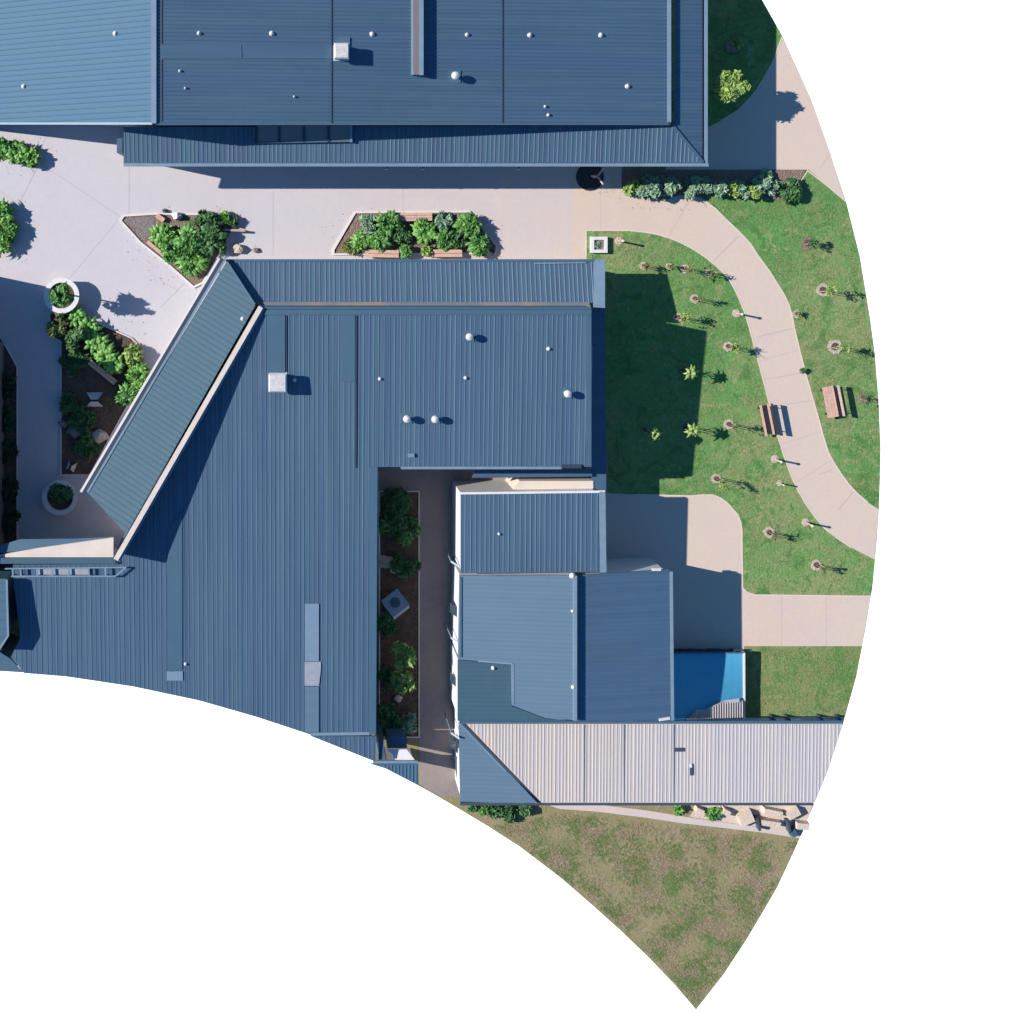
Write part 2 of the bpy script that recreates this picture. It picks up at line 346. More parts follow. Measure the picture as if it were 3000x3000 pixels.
sheet('lawn', [(2180, 1893), (2525, 1893), (2509, 1982), (2476, 2100), (2230, 2100), (2180, 2122)], M['lawn_mid'], .013)
def strip(name, pts, w, h, m, z=0, closed=False, parent=None):
    mb = MB(); P = [G(x, y, z + h) for x, y in pts]
    if closed: P.append(P[0])
    Z = Vector((0, 0, 1)); L = []; Rr = []
    for i, p in enumerate(P):
        a = P[i - 1] if i > 0 else (P[-2] if closed else P[0]); b = P[i + 1] if i < len(P) - 1 else (P[1] if closed else P[-1])
        d1 = (p - a).normalized() if (p - a).length > 1e-4 else (b - p).normalized(); d2 = (b - p).normalized() if (b - p).length > 1e-4 else d1
        d = (d1 + d2).normalized(); n = Vector((-d.y, d.x, 0)) * (w / 2 / max(.5, d.dot(d1))); L.append(p - n); Rr.append(p + n)
    vs = []; fs = []
    for l, r in zip(L, Rr):
        k = len(vs); vs += [l, r, r - Z * (h + .05), l - Z * (h + .05)]
    for i in range(len(P) - 1):
        a, b = 4 * i, 4 * i + 4
        for u in range(4): fs.append([a + u, b + u, b + (u + 1) % 4, a + (u + 1) % 4])
    if not closed: fs += [[0, 1, 2, 3], [len(vs) - 1, len(vs) - 2, len(vs) - 3, len(vs) - 4]]
    mb.add(vs, fs); return mb.build(name, m, parent)
struct(strip('path_edge', INNER[:-1], .075, .03, M['edge']))
struct(strip('path_edge', OUTER[1:26], .075, .03, M['edge']))
struct(strip('path_edge', [(1717, 675), (1717, 752)], .08, .03, M['edge']))
struct(strip('path_edge', [(1861, 1449), (2024, 1453), (2060, 1450), (2090, 1450), (2113, 1460), (2133, 1475), (2148, 1493), (2162, 1508), (2171, 1530), (2174, 1555), (2176, 1722), (2187, 1734), (2211, 1743), (2552, 1747)], .07, .03, M['edge']))
struct(strip('path_edge', [(2112, 354), (2160, 325), (2190, 295), (2218, 262), (2240, 225), (2262, 187), (2292, 107)], .07, .03, M['edge']))
struct(strip('path_edge', [(2335, 545), (2367, 500), (2420, 541), (2478, 590)], .07, .03, M['edge']))

# ------------------------------------------------------------------ buildings
def roof(parent, name, pts, pl, ang, sp, m, thick=.14, rh=.035, rw=.09, wall_in=.25, wallm=None, rng=None, lift=0):
    poly = [pl.pt(*p) for p in pts]
    if lift: poly = [p + Vector((0, 0, lift)) for p in poly]
    mb = MB(); rib_sheet(mb, poly, pl, ang, sp, rh, rw, thick, 0, rng); r = mb.build(name, m, parent)
    if wallm is not None:
        ip = inset(poly, wall_in); mb = MB()
        mb.prism([p - Vector((0, 0, thick - .01)) for p in [Vector((q.x, q.y, pl.z(q.x, q.y))) for q in ip]], [Vector((p.x, p.y, -.02)) for p in ip])
        mb.build('wall', wallm, parent)
    return r
def bar(parent, name, a, b, w, h, m):
    mb = MB(); mb.bar(a, b, w, h); return mb.build(name, m, parent)
def lift(pl, px, py, dz): return pl.pt(px, py) + Vector((0, 0, dz))
def cap(parent, px, py, pl, r=.09):
    p = pl.pt(px, py); mb = MB(); mb.lathe(p + Vector((0, 0, -.02)), [(r * 1.25, 0), (r * 1.2, .04), (r, .05), (r * .8, .13), (r * .3, .17)], 10)
    mb.build('vent_cap', M['vent'], parent, True)
def boxvent(parent, px, py, pl, w, l, h):
    p = pl.pt(px, py); mb = MB()
    mb.box(p + Vector((0, 0, -.03)), w * 1.02, l * 1.02, .09); mb.box(p + Vector((0, 0, .05)), w * .86, l * .86, h - .3)
    mb.box(p + Vector((0, 0, h - .26)), w, l, .17); mb.box(p + Vector((0, 0, h - .09)), w, l, .09, 0, 0, .84)
    v = mb.build('roof_vent', M['vent'], parent); mb = MB()
    for k in range(4): mb.box(p + Vector((0, (k - 1.5) * l * .19, h - .005)), w * .62, .035, .012)
    mb.build('lid_rib', M['vent'], v); mb = MB(); mb.box(p + Vector((0, l * .75, -.02)), w * 1.2, l * .5, .05); mb.build('flashing', M['flash'], v)
def cowl(parent, px, py, pl, r=.27, h=.65):
    r *= .82
    p = pl.pt(px, py); mb = MB()
    mb.lathe(p + Vector((0, 0, -.03)), [(r * .9, 0), (r * .85, .05), (r * .42, .07), (r * .42, h - .28), (r * .95, h - .26), (r, h - .16), (r * .8, h - .06), (r * .25, h)], 14)
    v = mb.build('roof_vent', M['vent'], parent, False)
    mb = MB(); mb.box(p + Vector((0, 0, -.02)), r * 2.9, r * 2.9, .05); mb.build('flashing', M['flash'], v)
def patch(parent, name, pts, pl, m, dz=.06, th=.05):
    P = [lift(pl, x, y, dz) for x, y in pts]; mb = MB(); mb.prism(P, [p - Vector((0, 0, th)) for p in P]); return mb.build(name, m, parent)
rng = random.Random(4)

# --- long hall across the top
hall = thing('long_hall', 'long hall with slate blue roof, pale blue end slope and pale gutters, above the plaza', 'building', G(1200, 200))
HE = Plane(450, 200, 6.5, -.085, 0); HW = Plane(450, 200, 6.5, .50, 0)
roof(hall, 'roof', [(456, -450), (1964, -450), (1964, 365), (456, 365)], HE, 0, .21, M['roof_ew'], .16, .02, .07, .3, M['wall'])
roof(hall, 'roof', [(-190, -450), (446, -450), (446, 363), (-190, 363)], HW, 0, .3, M['roof_light'], .12, .03, .1, .35, M['wall'])['label'] = 'pale blue west slope of the roof'
bar(hall, 'ridge_cap', lift(HE, 451, -450, .10), lift(HE, 451, 362, .10), .27, .16, M['gutter'])
bar(hall, 'seam', lift(HE, 473, -450, .03), lift(HE, 473, 130, .03), .08, .03, M['gutter_dk'])
bar(hall, 'seam', lift(HE, 473, 175, .03), lift(HE, 473, 355, .03), .08, .03, M['gutter_dk'])
for x in (971, 1472):
    bar(hall, 'seam', lift(HE, x, -450, .035), lift(HE, x, 362, .035), .07, .03, M['gutter_dk'])
bar(hall, 'flashing', lift(HE, 1960, -450, .06), lift(HE, 1960, 358, .06), .2, .1, M['gutter'])
bar(hall, 'flashing', lift(HE, 460, 364, .035), lift(HE, 1960, 364, .035), .09, .12, M['flash'])
bar(hall, 'flashing', lift(HW, -190, 362, .04), lift(HW, 446, 362, .04), .12, .16, M['flash'])
patch(hall, 'flat_panel', [(471, 130), (970, 130), (970, 172), (471, 172)], HE, M['roof_ew'], .035, .03)
SK = Plane(1200, 483, 3.5, 0, .16)     # lower skirt roof to the south
SE_ = Plane(2066, 200, 3.5, -.16, 0)   # and to the east
roof(hall, 'skirt_roof', [(362, 372), (1972, 368), (2062, 478), (362, 478)], SK, R(90), .26, M['roof_ns'], .1, .018, .1, .35, M['wall'], rng)
roof(hall, 'skirt_roof', [(1980, -450), (2058, -450), (2058, 472), (1975, 370)], SE_, 0, .21, M['roof_ew'], .1, .02, .07)
bar(hall, 'hip_cap', lift(SK, 1970, 368, .07), lift(SK, 2060, 476, .07), .14, .1, M['flash'])
bar(hall, 'gutter', G(362, 483, 3.53), G(2076, 483, 3.53), .17, .14, M['gutter'])
bar(hall, 'gutter', G(2069, -450, 3.52), G(2069, 478, 3.52), .17, .14, M['gutter'])
bar(hall, 'gutter_lining', G(2060, -450, 3.46), G(2060, 474, 3.46), .12, .1, M['gutter_dk'])
bar(hall, 'gutter_lining', G(362, 474.5, 3.49), G(2056, 474.5, 3.49), .05, .06, M['gutter_dk'])
for x in (1133, 1240, 1520): bar(hall, 'bracket', G(x, 484, 3.1), G(x, 497, 3.1), .14, .1, M['gutter'])
bar(hall, 'end_wall', G(350, 405, 3.2), G(350, 448, 3.2), .3, 3.1, M['roof_ew'])
# high windows above the skirt
mbx = MB(); mbx.prism([lift(SK, x, y, .35 if y < 390 else .18) for x, y in ((752, 370), (1028, 370), (1028, 414), (752, 418))], [lift(SK, x, y, -.02) for x, y in ((752, 370), (1028, 370), (1028, 414), (752, 418))])
w_ = mbx.build('high_window', M['brown_metal'], hall)
for x in (752, 818, 890, 962, 1028):
    mbx = MB(); mbx.bar(lift(SK, x, 368, .4), lift(SK, x, 418, .24), .12, .25); mbx.build('frame', M['gutter_dk'] if x < 1028 else M['gutter'], w_)
bar(hall, 'window_sill', lift(SK, 752, 419, .22), lift(SK, 1028, 415, .22), .07, .2, M['flash'])
# raised duct
mbx = MB(); mbx.bar(lift(HE, 1219, -450, .3), lift(HE, 1219, 221, .3), .36, .32); mbx.build('duct', M['brown_metal'], hall)
mbx = MB(); mbx.bar(lift(HE, 1233, -450, .45), lift(HE, 1233, 223, .45), .19, .46); mbx.build('duct_cover', M['gutter'], hall)
mbx = MB(); mbx.bar(lift(HE, 1207, -450, .08), lift(HE, 1207, 221, .08), .1, .08); mbx.build('duct_flashing', M['gutter'], hall)
for x, y in ((70, 253), (338, 98)): cap(hall, x, y, HW, .12)
for x, y, r in ((583, 97, .1), (796, 98, .12), (1090, 100, .12), (1368, 102, .1), (1552, 103, .12), (1760, 103, .12), (1838, 253, .12), (1597, 312, .07), (1606, 337, .08), (527, 208, .07), (543, 258, .06), (862, 283, .06)): cap(hall, x, y, HE, r)
boxvent(hall, 999, 155, HE, .8, .85, .8); cowl(hall, 1331, 225, HE, .28, .68)
bar(hall, 'seam', lift(HE, 705, 135, .06), lift(HE, 707, 170, .06), .05, .03, M['flash'])

# --- main building
main = thing('main_building', 'large L shaped building with ribbed slate blue roof, vents and diagonal wing, in the middle', 'building', G(1000, 1400))
mp = [(770, 906), (1733, 906), (1733, 1368), (1108, 1368), (1103, 2150), (905, 2151)] + OUT_L[1:] + [(32, 1925), (60, 1868), (38, 1690), (38, 1655), (345, 1652)]
rng = random.Random(8)
roof(main, 'roof', mp, MAIN, R(90), .27, M['roof_ns'], .15, .014, .09, .25, M['wall'], rng)
MS = Plane(1000, 2156, 3.3, 0, .035)
roof(main, 'lower_roof', [(912, 2157), (1102, 2157), (1100, 2231), (1080, 2224)], MS, R(90), .27, M['roof_ns'], .12, .017, .1, .2, M['wall'])
bar(main, 'gutter', MAIN.pt(908, 2150) + Vector((0, 0, .06)), MAIN.pt(1082, 2148) + Vector((0, 0, .06)), .16, .14, M['gutter'])
patch(main, 'flashing', [(1082, 1368), (1106, 1368), (1101, 2150), (1080, 2150)], MAIN, M['flash'], .05, .04)
patch(main, 'flashing', [(780, 907), (1732, 907), (1732, 922), (772, 922)], MAIN, M['flash'], .05, .04)
patch(main, 'flashing', [(1716, 924), (1732, 924), (1732, 1366), (1716, 1366)], MAIN, M['flash'], .05, .04)
patch(main, 'flat_panel', [(783, 924), (835, 924), (835, 1092), (783, 1092)], MAIN, M['flash'], .045, .03)
patch(main, 'flat_panel', [(1002, 924), (1040, 924), (1040, 1118), (1002, 1118)], MAIN, M['flash'], .045, .03)
patch(main, 'flat_panel', [(492, 1560), (534, 1490), (534, 1962), (492, 1962)], MAIN, M['flash'], .04, .03)
patch(main, 'skylight', [(489, 1966), (536, 1966), (536, 1993), (489, 1993)], MAIN, M['glaze'], .05, .03)
bar(main, 'seam', MAIN.pt(1044, 925) + Vector((0, 0, .05)), MAIN.pt(1042, 1370) + Vector((0, 0, .05)), .08, .05, M['gutter_dk'])
bar(main, 'seam', MAIN.pt(839, 925) + Vector((0, 0, .05)), MAIN.pt(839, 1090) + Vector((0, 0, .05)), .05, .05, M['gutter_dk'])
patch(main, 'skylight', [(893, 1768), (934, 1768), (934, 1936), (893, 1936)], MAIN, M['glaze'], .06, .04)
patch(main, 'skylight', [(892, 1938), (940, 1938), (940, 1962), (934, 2008), (892, 2008)], MAIN, M['glaze_w'], .06, .04)
patch(main, 'skylight', [(893, 2011), (934, 2011), (934, 2144), (893, 2144)], MAIN, M['roof_annex'], .06, .04)
# eave along the inner courtyard, and the parapet strip above it
SG = Plane(1400, 1372, 2.95, 0, 0)
bar(main, 'gutter', G(1175, 1371, 4.78), G(1645, 1371, 4.78), .14, .16, M['gutter'])
bar(main, 'gutter_opening', G(1648, 1367, 4.83), G(1704, 1367, 4.83), .2, .1, M['gutter_dk'])
patch(main, 'eave', [(1395, 1377), (1735, 1377), (1738, 1398), (1385, 1402)], SG, M['roof_ew'], -.2, .12)
# north roof, box gutter, east ledge
NRF = Plane(1200, 765, 2.95, 0, -.22)
roof(main, 'north_roof', [(664, 764), (1740, 764), (1740, 888), (748, 888)], NRF, R(90), .27, M['roof_ns'], .12, .017, .1, .3, M['wall'], rng)
patch(main, 'flashing', [(1739, 762), (1772, 760), (1772, 902), (1739, 900)], NRF, M['gutter'], .04, .14)
bar(main, 'flashing', NRF.pt(662, 763) + Vector((0, 0, .05)), NRF.pt(1740, 763) + Vector((0, 0, .05)), .14, .12, M['flash'])
bar(main, 'flashing', NRF.pt(1565, 772) + Vector((0, 0, .08)), NRF.pt(1716, 769) + Vector((0, 0, .08)), .07, .04, M['gutter'])
patch(main, 'box_gutter', [(752, 885), (1725, 885), (1730, 901), (765, 901)], NRF, M['rust'], .07, .1)
bar(main, 'parapet', G(768, 902, 5.45), G(1732, 903, 5.45), .1, 1.5, M['flash'])
EL = Plane(1755, 1100, 2.55, 0, 0)
roof(main, 'side_roof', [(1722, 904), (1772, 904), (1776, 1448), (1735, 1448)], EL, R(90), 0, M['roof_ew'], .12, 0, 0, .2, M['wall'])
# diagonal wing
DG = Plane(656, 758, 3.2, .20, -.115)
ddir = math.atan2(-.505, .863)
roof(main, 'wing_roof', [(664, 766), (749, 893), (343, 1612), (366, 1560), (256, 1442)], DG, ddir, .3, M['roof_teal'], .12, .02, .11, .35, M['wall'])
bar(main, 'hip_cap', DG.pt(664, 766) + Vector((0, 0, .08)), DG.pt(746, 892) + Vector((0, 0, .08)), .12, .1, M['flash'])
def wl(dx, dz): return DG.pt(664 + dx, 757) + Vector((0, 0, dz)), DG.pt(259 + dx, 1441) + Vector((0, 0, dz))
bar(main, 'gutter', *wl(-2, .06), .12, .12, M['gutter']); bar(main, 'gutter_lining', *wl(-12, .02), .2, .14, M['gutter_dk'])  # the dark bar stands for the shade under the wing eave
bar(main, 'fascia', *wl(-22, .05), .13, .25, M['kerb'])
a, b = G(764, 899, 5.6), G(339, 1640, 5.9)
sh_ = Vector((.08, -.05, -.1)); bar(main, 'parapet', a + sh_, b + sh_, .32, 3.0, M['gutter'])
bar(main, 'parapet_cap', a, b, .26, .1, M['cream'])
# north eave of the lower left wing
bar(main, 'gutter', G(-300, 1643, 4.5), G(338, 1643, 4.5), .32, .2, M['roof_teal'])
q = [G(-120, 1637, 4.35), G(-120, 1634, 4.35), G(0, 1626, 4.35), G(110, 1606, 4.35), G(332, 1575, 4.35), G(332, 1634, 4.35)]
mbx = MB(); mbx.prism(q, [p - Vector((0, 0, .15)) for p in q]); mbx.build('wedge_canopy', M['cream'], main)  # added slab in the shape of the sunlit patch on the wall
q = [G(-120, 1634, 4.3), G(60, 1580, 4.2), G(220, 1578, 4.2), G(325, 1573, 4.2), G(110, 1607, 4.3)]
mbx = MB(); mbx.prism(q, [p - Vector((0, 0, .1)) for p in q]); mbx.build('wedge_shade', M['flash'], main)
# service rail: two rails with cross pieces
mbx = MB()
P1 = [MAIN.pt(18, 1662), MAIN.pt(372, 1658)]; P2 = [MAIN.pt(36, 1684), MAIN.pt(340, 1684)]
up = Vector((0, 0, .3))
mbx.bar(P1[0] + up, P1[1] + up, .07, .06); mbx.bar(P2[0] + up, P2[1] + up, .08, .06); mbx.bar(P2[1] + up, P1[1] + up, .07, .06)
for x in (40, 63, 110, 155, 203, 262, 310): mbx.bar(MAIN.pt(x, 1660) + up, MAIN.pt(x + 2, 1685) + up, .09, .06); mbx.tube(MAIN.pt(x, 1682), MAIN.pt(x, 1682) + up, .03, .03, 5)
mbx.build('service_rail', M['gutter'], main)
patch(main, 'service_tray', [(110, 1664), (262, 1664), (262, 1682), (110, 1682)], MAIN, M['glaze_w'], .12, .04)
SR = Plane(0, 1800, 4.9, .03, 0)
roof(main, 'upper_roof', [(-480, 1685), (20, 1696), (24, 1864), (-4, 1905), (-480, 1905)], SR, 0, .5, M['flash'], .14, .03, .1, .2, M['roof_ew'])
bar(main, 'gutter', SR.pt(20, 1698) + Vector((0, 0, .05)), SR.pt(24, 1862) + Vector((0, 0, .05)), .1, .12, M['gutter'])
bar(main, 'gutter', SR.pt(24, 1862) + Vector((0, 0, .05)), SR.pt(-4, 1905) + Vector((0, 0, .05)), .1, .12, M['gutter'])
MLW = Plane(0, 1930, 3.6, 0, 0)
roof(main, 'lower_roof', [(-480, 1910), (-2, 1910), (30, 1930), (66, 1970), (0, 1966), (-480, 1966)], MLW, 0, 0, M['flash'], .1, 0, 0, .2, M['roof_ew'])
boxvent(main, 814, 1117, MAIN, .98, .98, .9)
for x, y in ((1372, 985), (1190, 1224), (1272, 1225), (1658, 1151)): cowl(main, x, y, MAIN, .26, .66)
for x, y, r in ((1113, 1110, .09), (1364, 1107, .09), (1607, 1022, .1), (863, 1113, .09), (711, 934, .1), (544, 1945, .08)): cap(main, x, y, MAIN, r)
mbx = MB(); mbx.box(MAIN.pt(1204, 1333), .34, .2, .14); mbx.build('vent_cap', M['gutter'], main)
# end canopy and the bits round it
EC = Plane(1150, 2240, 2.6, 0, .03)
roof(main, 'canopy', [(1085, 2238), (1225, 2238), (1225, 2301), (1128, 2251)], EC, R(90), .2, M['roof_light'], .1, .03, .08, .2, M['wall'])
bar(main, 'gutter', G(1094, 2233, 2.7), G(1224, 2233, 2.7), .14, .12, M['gutter'])
mbx = MB(); q = [G(1134, 2196, 2.4), G(1192, 2196, 2.4), G(1216, 2228, 2.5), G(1158, 2228, 2.5), G(1150, 2210, 2.45)]; mbx.prism(q, [p - Vector((0, 0, .08)) for p in q]); mbx.build('awning', M['white'], main)
mbx = MB(); q = [G(1135, 2160, 2.0), G(1192, 2160, 2.0), G(1192, 2192, 2.0), G(1135, 2192, 2.0)]; mbx.prism(q, [Vector((p.x, p.y, 0)) for p in q]); mbx.build('porch', M['roof_ew'], main)
bar(main, 'side_wall', G(1117, 2168, 3.0), G(1117, 2226, 3.0), .3, 3.0, M['roof_teal'])
# windows and doors in the walls one can see from a little to the side
def window(parent, x, y, z, w, h, ang, name='window'):
    """x,y on the wall face; ang = direction the wall runs"""
    mb = MB(); c = Vector((x, y, z)); mb.box(c, w, .06, h, ang); f = mb.build(name, M['white'], parent)
    mb = MB(); mb.box(c + Vector((0, 0, .06)), w - .12, .09, h - .12, ang); mb.build('pane', M['glass'], f)
yw = MAIN.pt(100, 1655).y - .25
for px_ in (20, 110, 200): window(main, G(px_, 0).x, yw + .02, 1.0, 1.3, 1.4, 0)
window(main, G(300, 0).x, yw + .02, 0, 1.0, 2.1, 0, 'door')

# --- annex
ann = thing('annex', 'lower annex of joined blue grey roofs with white west wall, between courtyard and patio', 'building', G(1550, 1800))
AN = Plane(1550, 1446, 3.9, 0, .03)
roof(ann, 'roof', [(1350, 1447), (1754, 1442), (1757, 1676), (1350, 1680)], AN, R(90), .28, M['roof_ns'], .12, .017, .1, .06, M['white'], random.Random(2))
patch(ann, 'flashing', [(1755, 1440), (1773, 1440), (1776, 1676), (1758, 1676)], AN, M['gutter'], .05, .15)
bar(ann, 'flashing', AN.pt(1348, 1445) + Vector((0, 0, .04)), AN.pt(1772, 1440) + Vector((0, 0, .04)), .12, .14, M['white'])
CL = Plane(1345, 1900, 3.5, .115, 0); CR = Plane(1690, 1900, 4.0, -.115, 0); CM = Plane(1345, 1900, 3.5, .03, 0)
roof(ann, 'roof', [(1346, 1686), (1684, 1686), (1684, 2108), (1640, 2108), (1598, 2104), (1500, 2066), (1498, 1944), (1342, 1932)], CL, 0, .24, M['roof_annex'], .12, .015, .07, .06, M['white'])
roof(ann, 'sunken_roof', [(1341, 1934), (1497, 1946), (1499, 2068), (1597, 2106), (1684, 2112), (1341, 2112)], CM, 0, .24, M['roof_teal'], .1, .015, .07, .06, M['white'])
bar(ann, 'flashing', CL.pt(1502, 1945) + Vector((0, 0, .03)), CL.pt(1503, 2064) + Vector((0, 0, .03)), .12, .04, M['gutter'])
bar(ann, 'flashing', CL.pt(1400, 1936) + Vector((0, 0, .03)), CL.pt(1500, 1944) + Vector((0, 0, .03)), .08, .04, M['gutter'])
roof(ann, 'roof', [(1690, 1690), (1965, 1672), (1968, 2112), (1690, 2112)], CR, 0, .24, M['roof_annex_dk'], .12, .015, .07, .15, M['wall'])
bar(ann, 'ridge_cap', CL.pt(1684, 1686) + Vector((0, 0, .1)), CL.pt(1684, 2110) + Vector((0, 0, .1)), .2, .35, M['gutter'])
bar(ann, 'gutter', CR.pt(1966, 1674) + Vector((0, 0, .06)), CR.pt(1970, 2110) + Vector((0, 0, .06)), .16, .14, M['gutter'])
bar(ann, 'gutter', CL.pt(1350, 1690) + Vector((0, 0, .06)), CL.pt(1350, 1925) + Vector((0, 0, .06)), .1, .14, M['flash'])
bar(ann, 'fascia', CR.pt(1700, 1688) + Vector((0, 0, .02)), CR.pt(1960, 1671) + Vector((0, 0, .02)), .1, .14, M['flash'])
bar(ann, 'fascia', CR.pt(1910, 1668) + Vector((0, 0, .06)), CR.pt(1936, 1668) + Vector((0, 0, .06)), .14, .1, M['white'])
bar(ann, 'fascia', CR.pt(1930, 2108) + Vector((0, 0, .07)), CR.pt(1962, 2103) + Vector((0, 0, .07)), .14, .06, M['white'])
cap(ann, 1462, 1564, AN, .07); cap(ann, 1445, 1957, CM, .1); cap(ann, 1677, 1687, CL, .14); cap(ann, 1677, 1790, CL, .07); cap(ann, 1679, 2013, CL, .1)
q = [G(1522, 1409, 2.6), G(1738, 1409, 2.6), G(1738, 1436, 2.6), G(1500, 1438, 2.6)]
mbx = MB(); mbx.prism(q, [Vector((p.x, p.y, 0)) for p in q]); mbx.build('ledge', M['cream'], ann)  # cream block raised to stand for the sunlit bar in the gap
q = [G(1400, 1432, 1.2), G(1515, 1414, 1.2), G(1515, 1438, 1.2), G(1380, 1440, 1.2)]
mbx = MB(); mbx.prism(q, [Vector((p.x, p.y, 0)) for p in q]); mbx.build('ledge', M['cream'], ann)  # cream block shaped as the tapering end of the sunlit strip
# covered way
wayr = thing('covered_way', 'pale ribbed covered way roof with blue triangular corner, running right from the annex', 'building', G(1900, 2230))
TRI = Plane(1350, 2250, 2.75, .07, 0)
roof(wayr, 'roof', [(1364, 2119), (2471, 2119), (2428, 2252), (2387, 2352), (1586, 2352)], dpl, R(90), .2, M['roof_galv'], .12, .018, .11, .9, M['wall'], random.Random(11))
r_ = roof(wayr, 'roof', [(1344, 2118), (1358, 2122), (1574, 2352), (1348, 2352)], TRI, 0, .24, M['roof_annex'], .1, .015, .07, .1, M['white']); r_['label'] = 'blue triangular corner roof'
bar(wayr, 'valley', dpl.pt(1352, 2116) + Vector((0, 0, .03)), dpl.pt(1581, 2353) + Vector((0, 0, .03)), .15, .14, M['frame'])
bar(wayr, 'valley_flashing', dpl.pt(1345, 2118) + Vector((0, 0, .01)), dpl.pt(1572, 2353) + Vector((0, 0, .01)), .1, .14, M['gutter'])
bar(wayr, 'gutter', dpl.pt(1348, 2355.5) + Vector((0, 0, .0)), dpl.pt(2384, 2355.5) + Vector((0, 0, .0)), .16, .14, M['frame'])
bar(wayr, 'flashing', dpl.pt(1350, 2116) + Vector((0, 0, .04)), dpl.pt(2470, 2116) + Vector((0, 0, .04)), .14, .12, M['flash'])
for x in (1710, 1827, 1973): bar(wayr, 'seam', dpl.pt(x, 2122) + Vector((0, 0, .055)), dpl.pt(x, 2350) + Vector((0, 0, .03)), .05, .03, M['roof_galv_dk'])
bar(wayr, 'roof_opening', dpl.pt(1977, 2195) + Vector((0, 0, .09)), dpl.pt(2002, 2195) + Vector((0, 0, .09)), .2, .06, M['frame'])
bar(wayr, 'roof_opening', dpl.pt(2024, 2246) + Vector((0, 0, .09)), dpl.pt(2024, 2270) + Vector((0, 0, .09)), .13, .06, M['frame'])
bar(wayr, 'flashing', dpl.pt(2021, 2236) + Vector((0, 0, .11)), dpl.pt(2023, 2246) + Vector((0, 0, .11)), .13, .06, M['white'])
for x in range(1700, 2400, 140):
    p = dpl.pt(x, 2346); mbx = MB(); mbx.box(Vector((p.x, p.y, 0)), .12, .12, p.z - .1); mbx.build('post', M['white'], wayr)
# awning windows and pipes on the annex's white west wall
xw = CL.pt(1346, 1800).x + .06
for py_, kind in ((1662, 'p'), (1812, 'w'), (1888, 'p'), (2022, 'w'), (2170, 'p'), (2215, 'w')):
    y = CL.pt(1346, py_).y
    if kind == 'w':
        mb = MB(); mb.box((xw - .02, y, 1.1), .08, .6, 1.3); f = mb.build('window', M['frame'], ann)
        mb = MB(); q = [Vector((xw - .08, y - .27, 2.35)), Vector((xw - .08, y + .27, 2.35)), Vector((xw - .32, y + .27, 1.45)), Vector((xw - .32, y - .27, 1.45))]
        mb.prism(q, [p + Vector((.03, 0, -.03)) for p in q]); mb.build('pane', M['glass'], f)
    else:
        mb = MB(); mb.bar((xw - .42, y + .1, 2.7), (xw, y - .1, 3.0), .1, .08); mb.tube((xw - .4, y + .1, 0), (xw - .4, y + .1, 2.7), .04, .04, 6); mb.build('downpipe', M['gutter'], ann)

# --- building past the left edge that shades the courtyard
lb = thing('shading_building', 'tall dark building standing along the shaded garden at the left edge', 'building', G(-200, 1350))
mbx = MB(); zt = 4.8
gp = lambda x, y, z: Vector((G(x, y).x, G(x, y).y, z))
q = [gp(-480, 1000, zt), gp(12, 1000, zt), gp(12, 1590, zt), gp(-480, 1590, zt)]
mbx.prism(q, [Vector((p.x, p.y, 0)) for p in q]); mbx.build('wall', M['brown_metal'], lb)
LP = Plane(-200, 1300, zt, 0, 0)
mbx = MB(); q2 = [p + Vector((0, 0, .15)) for p in inset(q, -.2)]; mbx.prism(q2, [p - Vector((0, 0, .14)) for p in q2]); mbx.build('roof', M['roof_ns'], lb)
q = [gp(-480, 806, 3.1), gp(-22, 806, 3.1), gp(-22, 999, 3.1), gp(-480, 999, 3.1)]
mbx = MB(); mbx.prism(q, [Vector((p.x, p.y, 0)) for p in q]); mbx.build('wall', M['wall'], lb)
mbx = MB(); q2 = [p + Vector((0, 0, .15)) for p in q]; mbx.prism(q2, [p - Vector((0, 0, .14)) for p in q2]); mbx.build('roof', M['roof_ns'], lb)

# --- blue sail and pale sheet
can = thing('shade_canopy', 'bright blue fabric canopy with pale ribbed corner sheet, beside the dark annex roof', 'canopy', G(2075, 2010))
cn = [G(1974, 1912, 1.0), G(2179, 1912, .8), G(2180, 2113, .75), G(1974, 2113, 2.3)]
mb = MB(); n_ = 10; vs = []
for j in range(n_ + 1):
    for i in range(n_ + 1):
        u, v = i / n_, j / n_; vs.append((cn[0] * (1 - u) + cn[1] * u) * (1 - v) + (cn[3] * (1 - u) + cn[2] * u) * v)
fs = [[j * (n_ + 1) + i, (j + 1) * (n_ + 1) + i, (j + 1) * (n_ + 1) + i + 1, j * (n_ + 1) + i + 1] for j in range(n_) for i in range(n_)]
mb.add(vs, fs); mb.add([v - Vector((0, 0, .03)) for v in vs], [f[::-1] for f in fs]); mb.build('fabric', M['blue'], can)
bar(can, 'rail', cn[1] + Vector((0, 0, .06)), cn[2] + Vector((0, 0, .04)), .12, .3, M['white'])
bar(can, 'rail', cn[0] + Vector((0, 0, .05)), cn[1] + Vector((0, 0, .05)), .08, .08, M['roof_ew'])
GS = Plane(2179, 2100, .9, -.33, 0)
mb = MB(); rib_sheet(mb, [GS.pt(*p) for p in ((2008, 2113), (2042, 2080), (2062, 2081), (2120, 2054), (2176, 2052), (2179, 2113))], GS, R(90), .16, .03, .07, .04); mb.build('ribbed_sheet', M['roof_galv'], can)
bar(can, 'end_strip', G(2122, 2058, 1.32), G(2166, 2052, 1.05), .2, .06, M['white'])
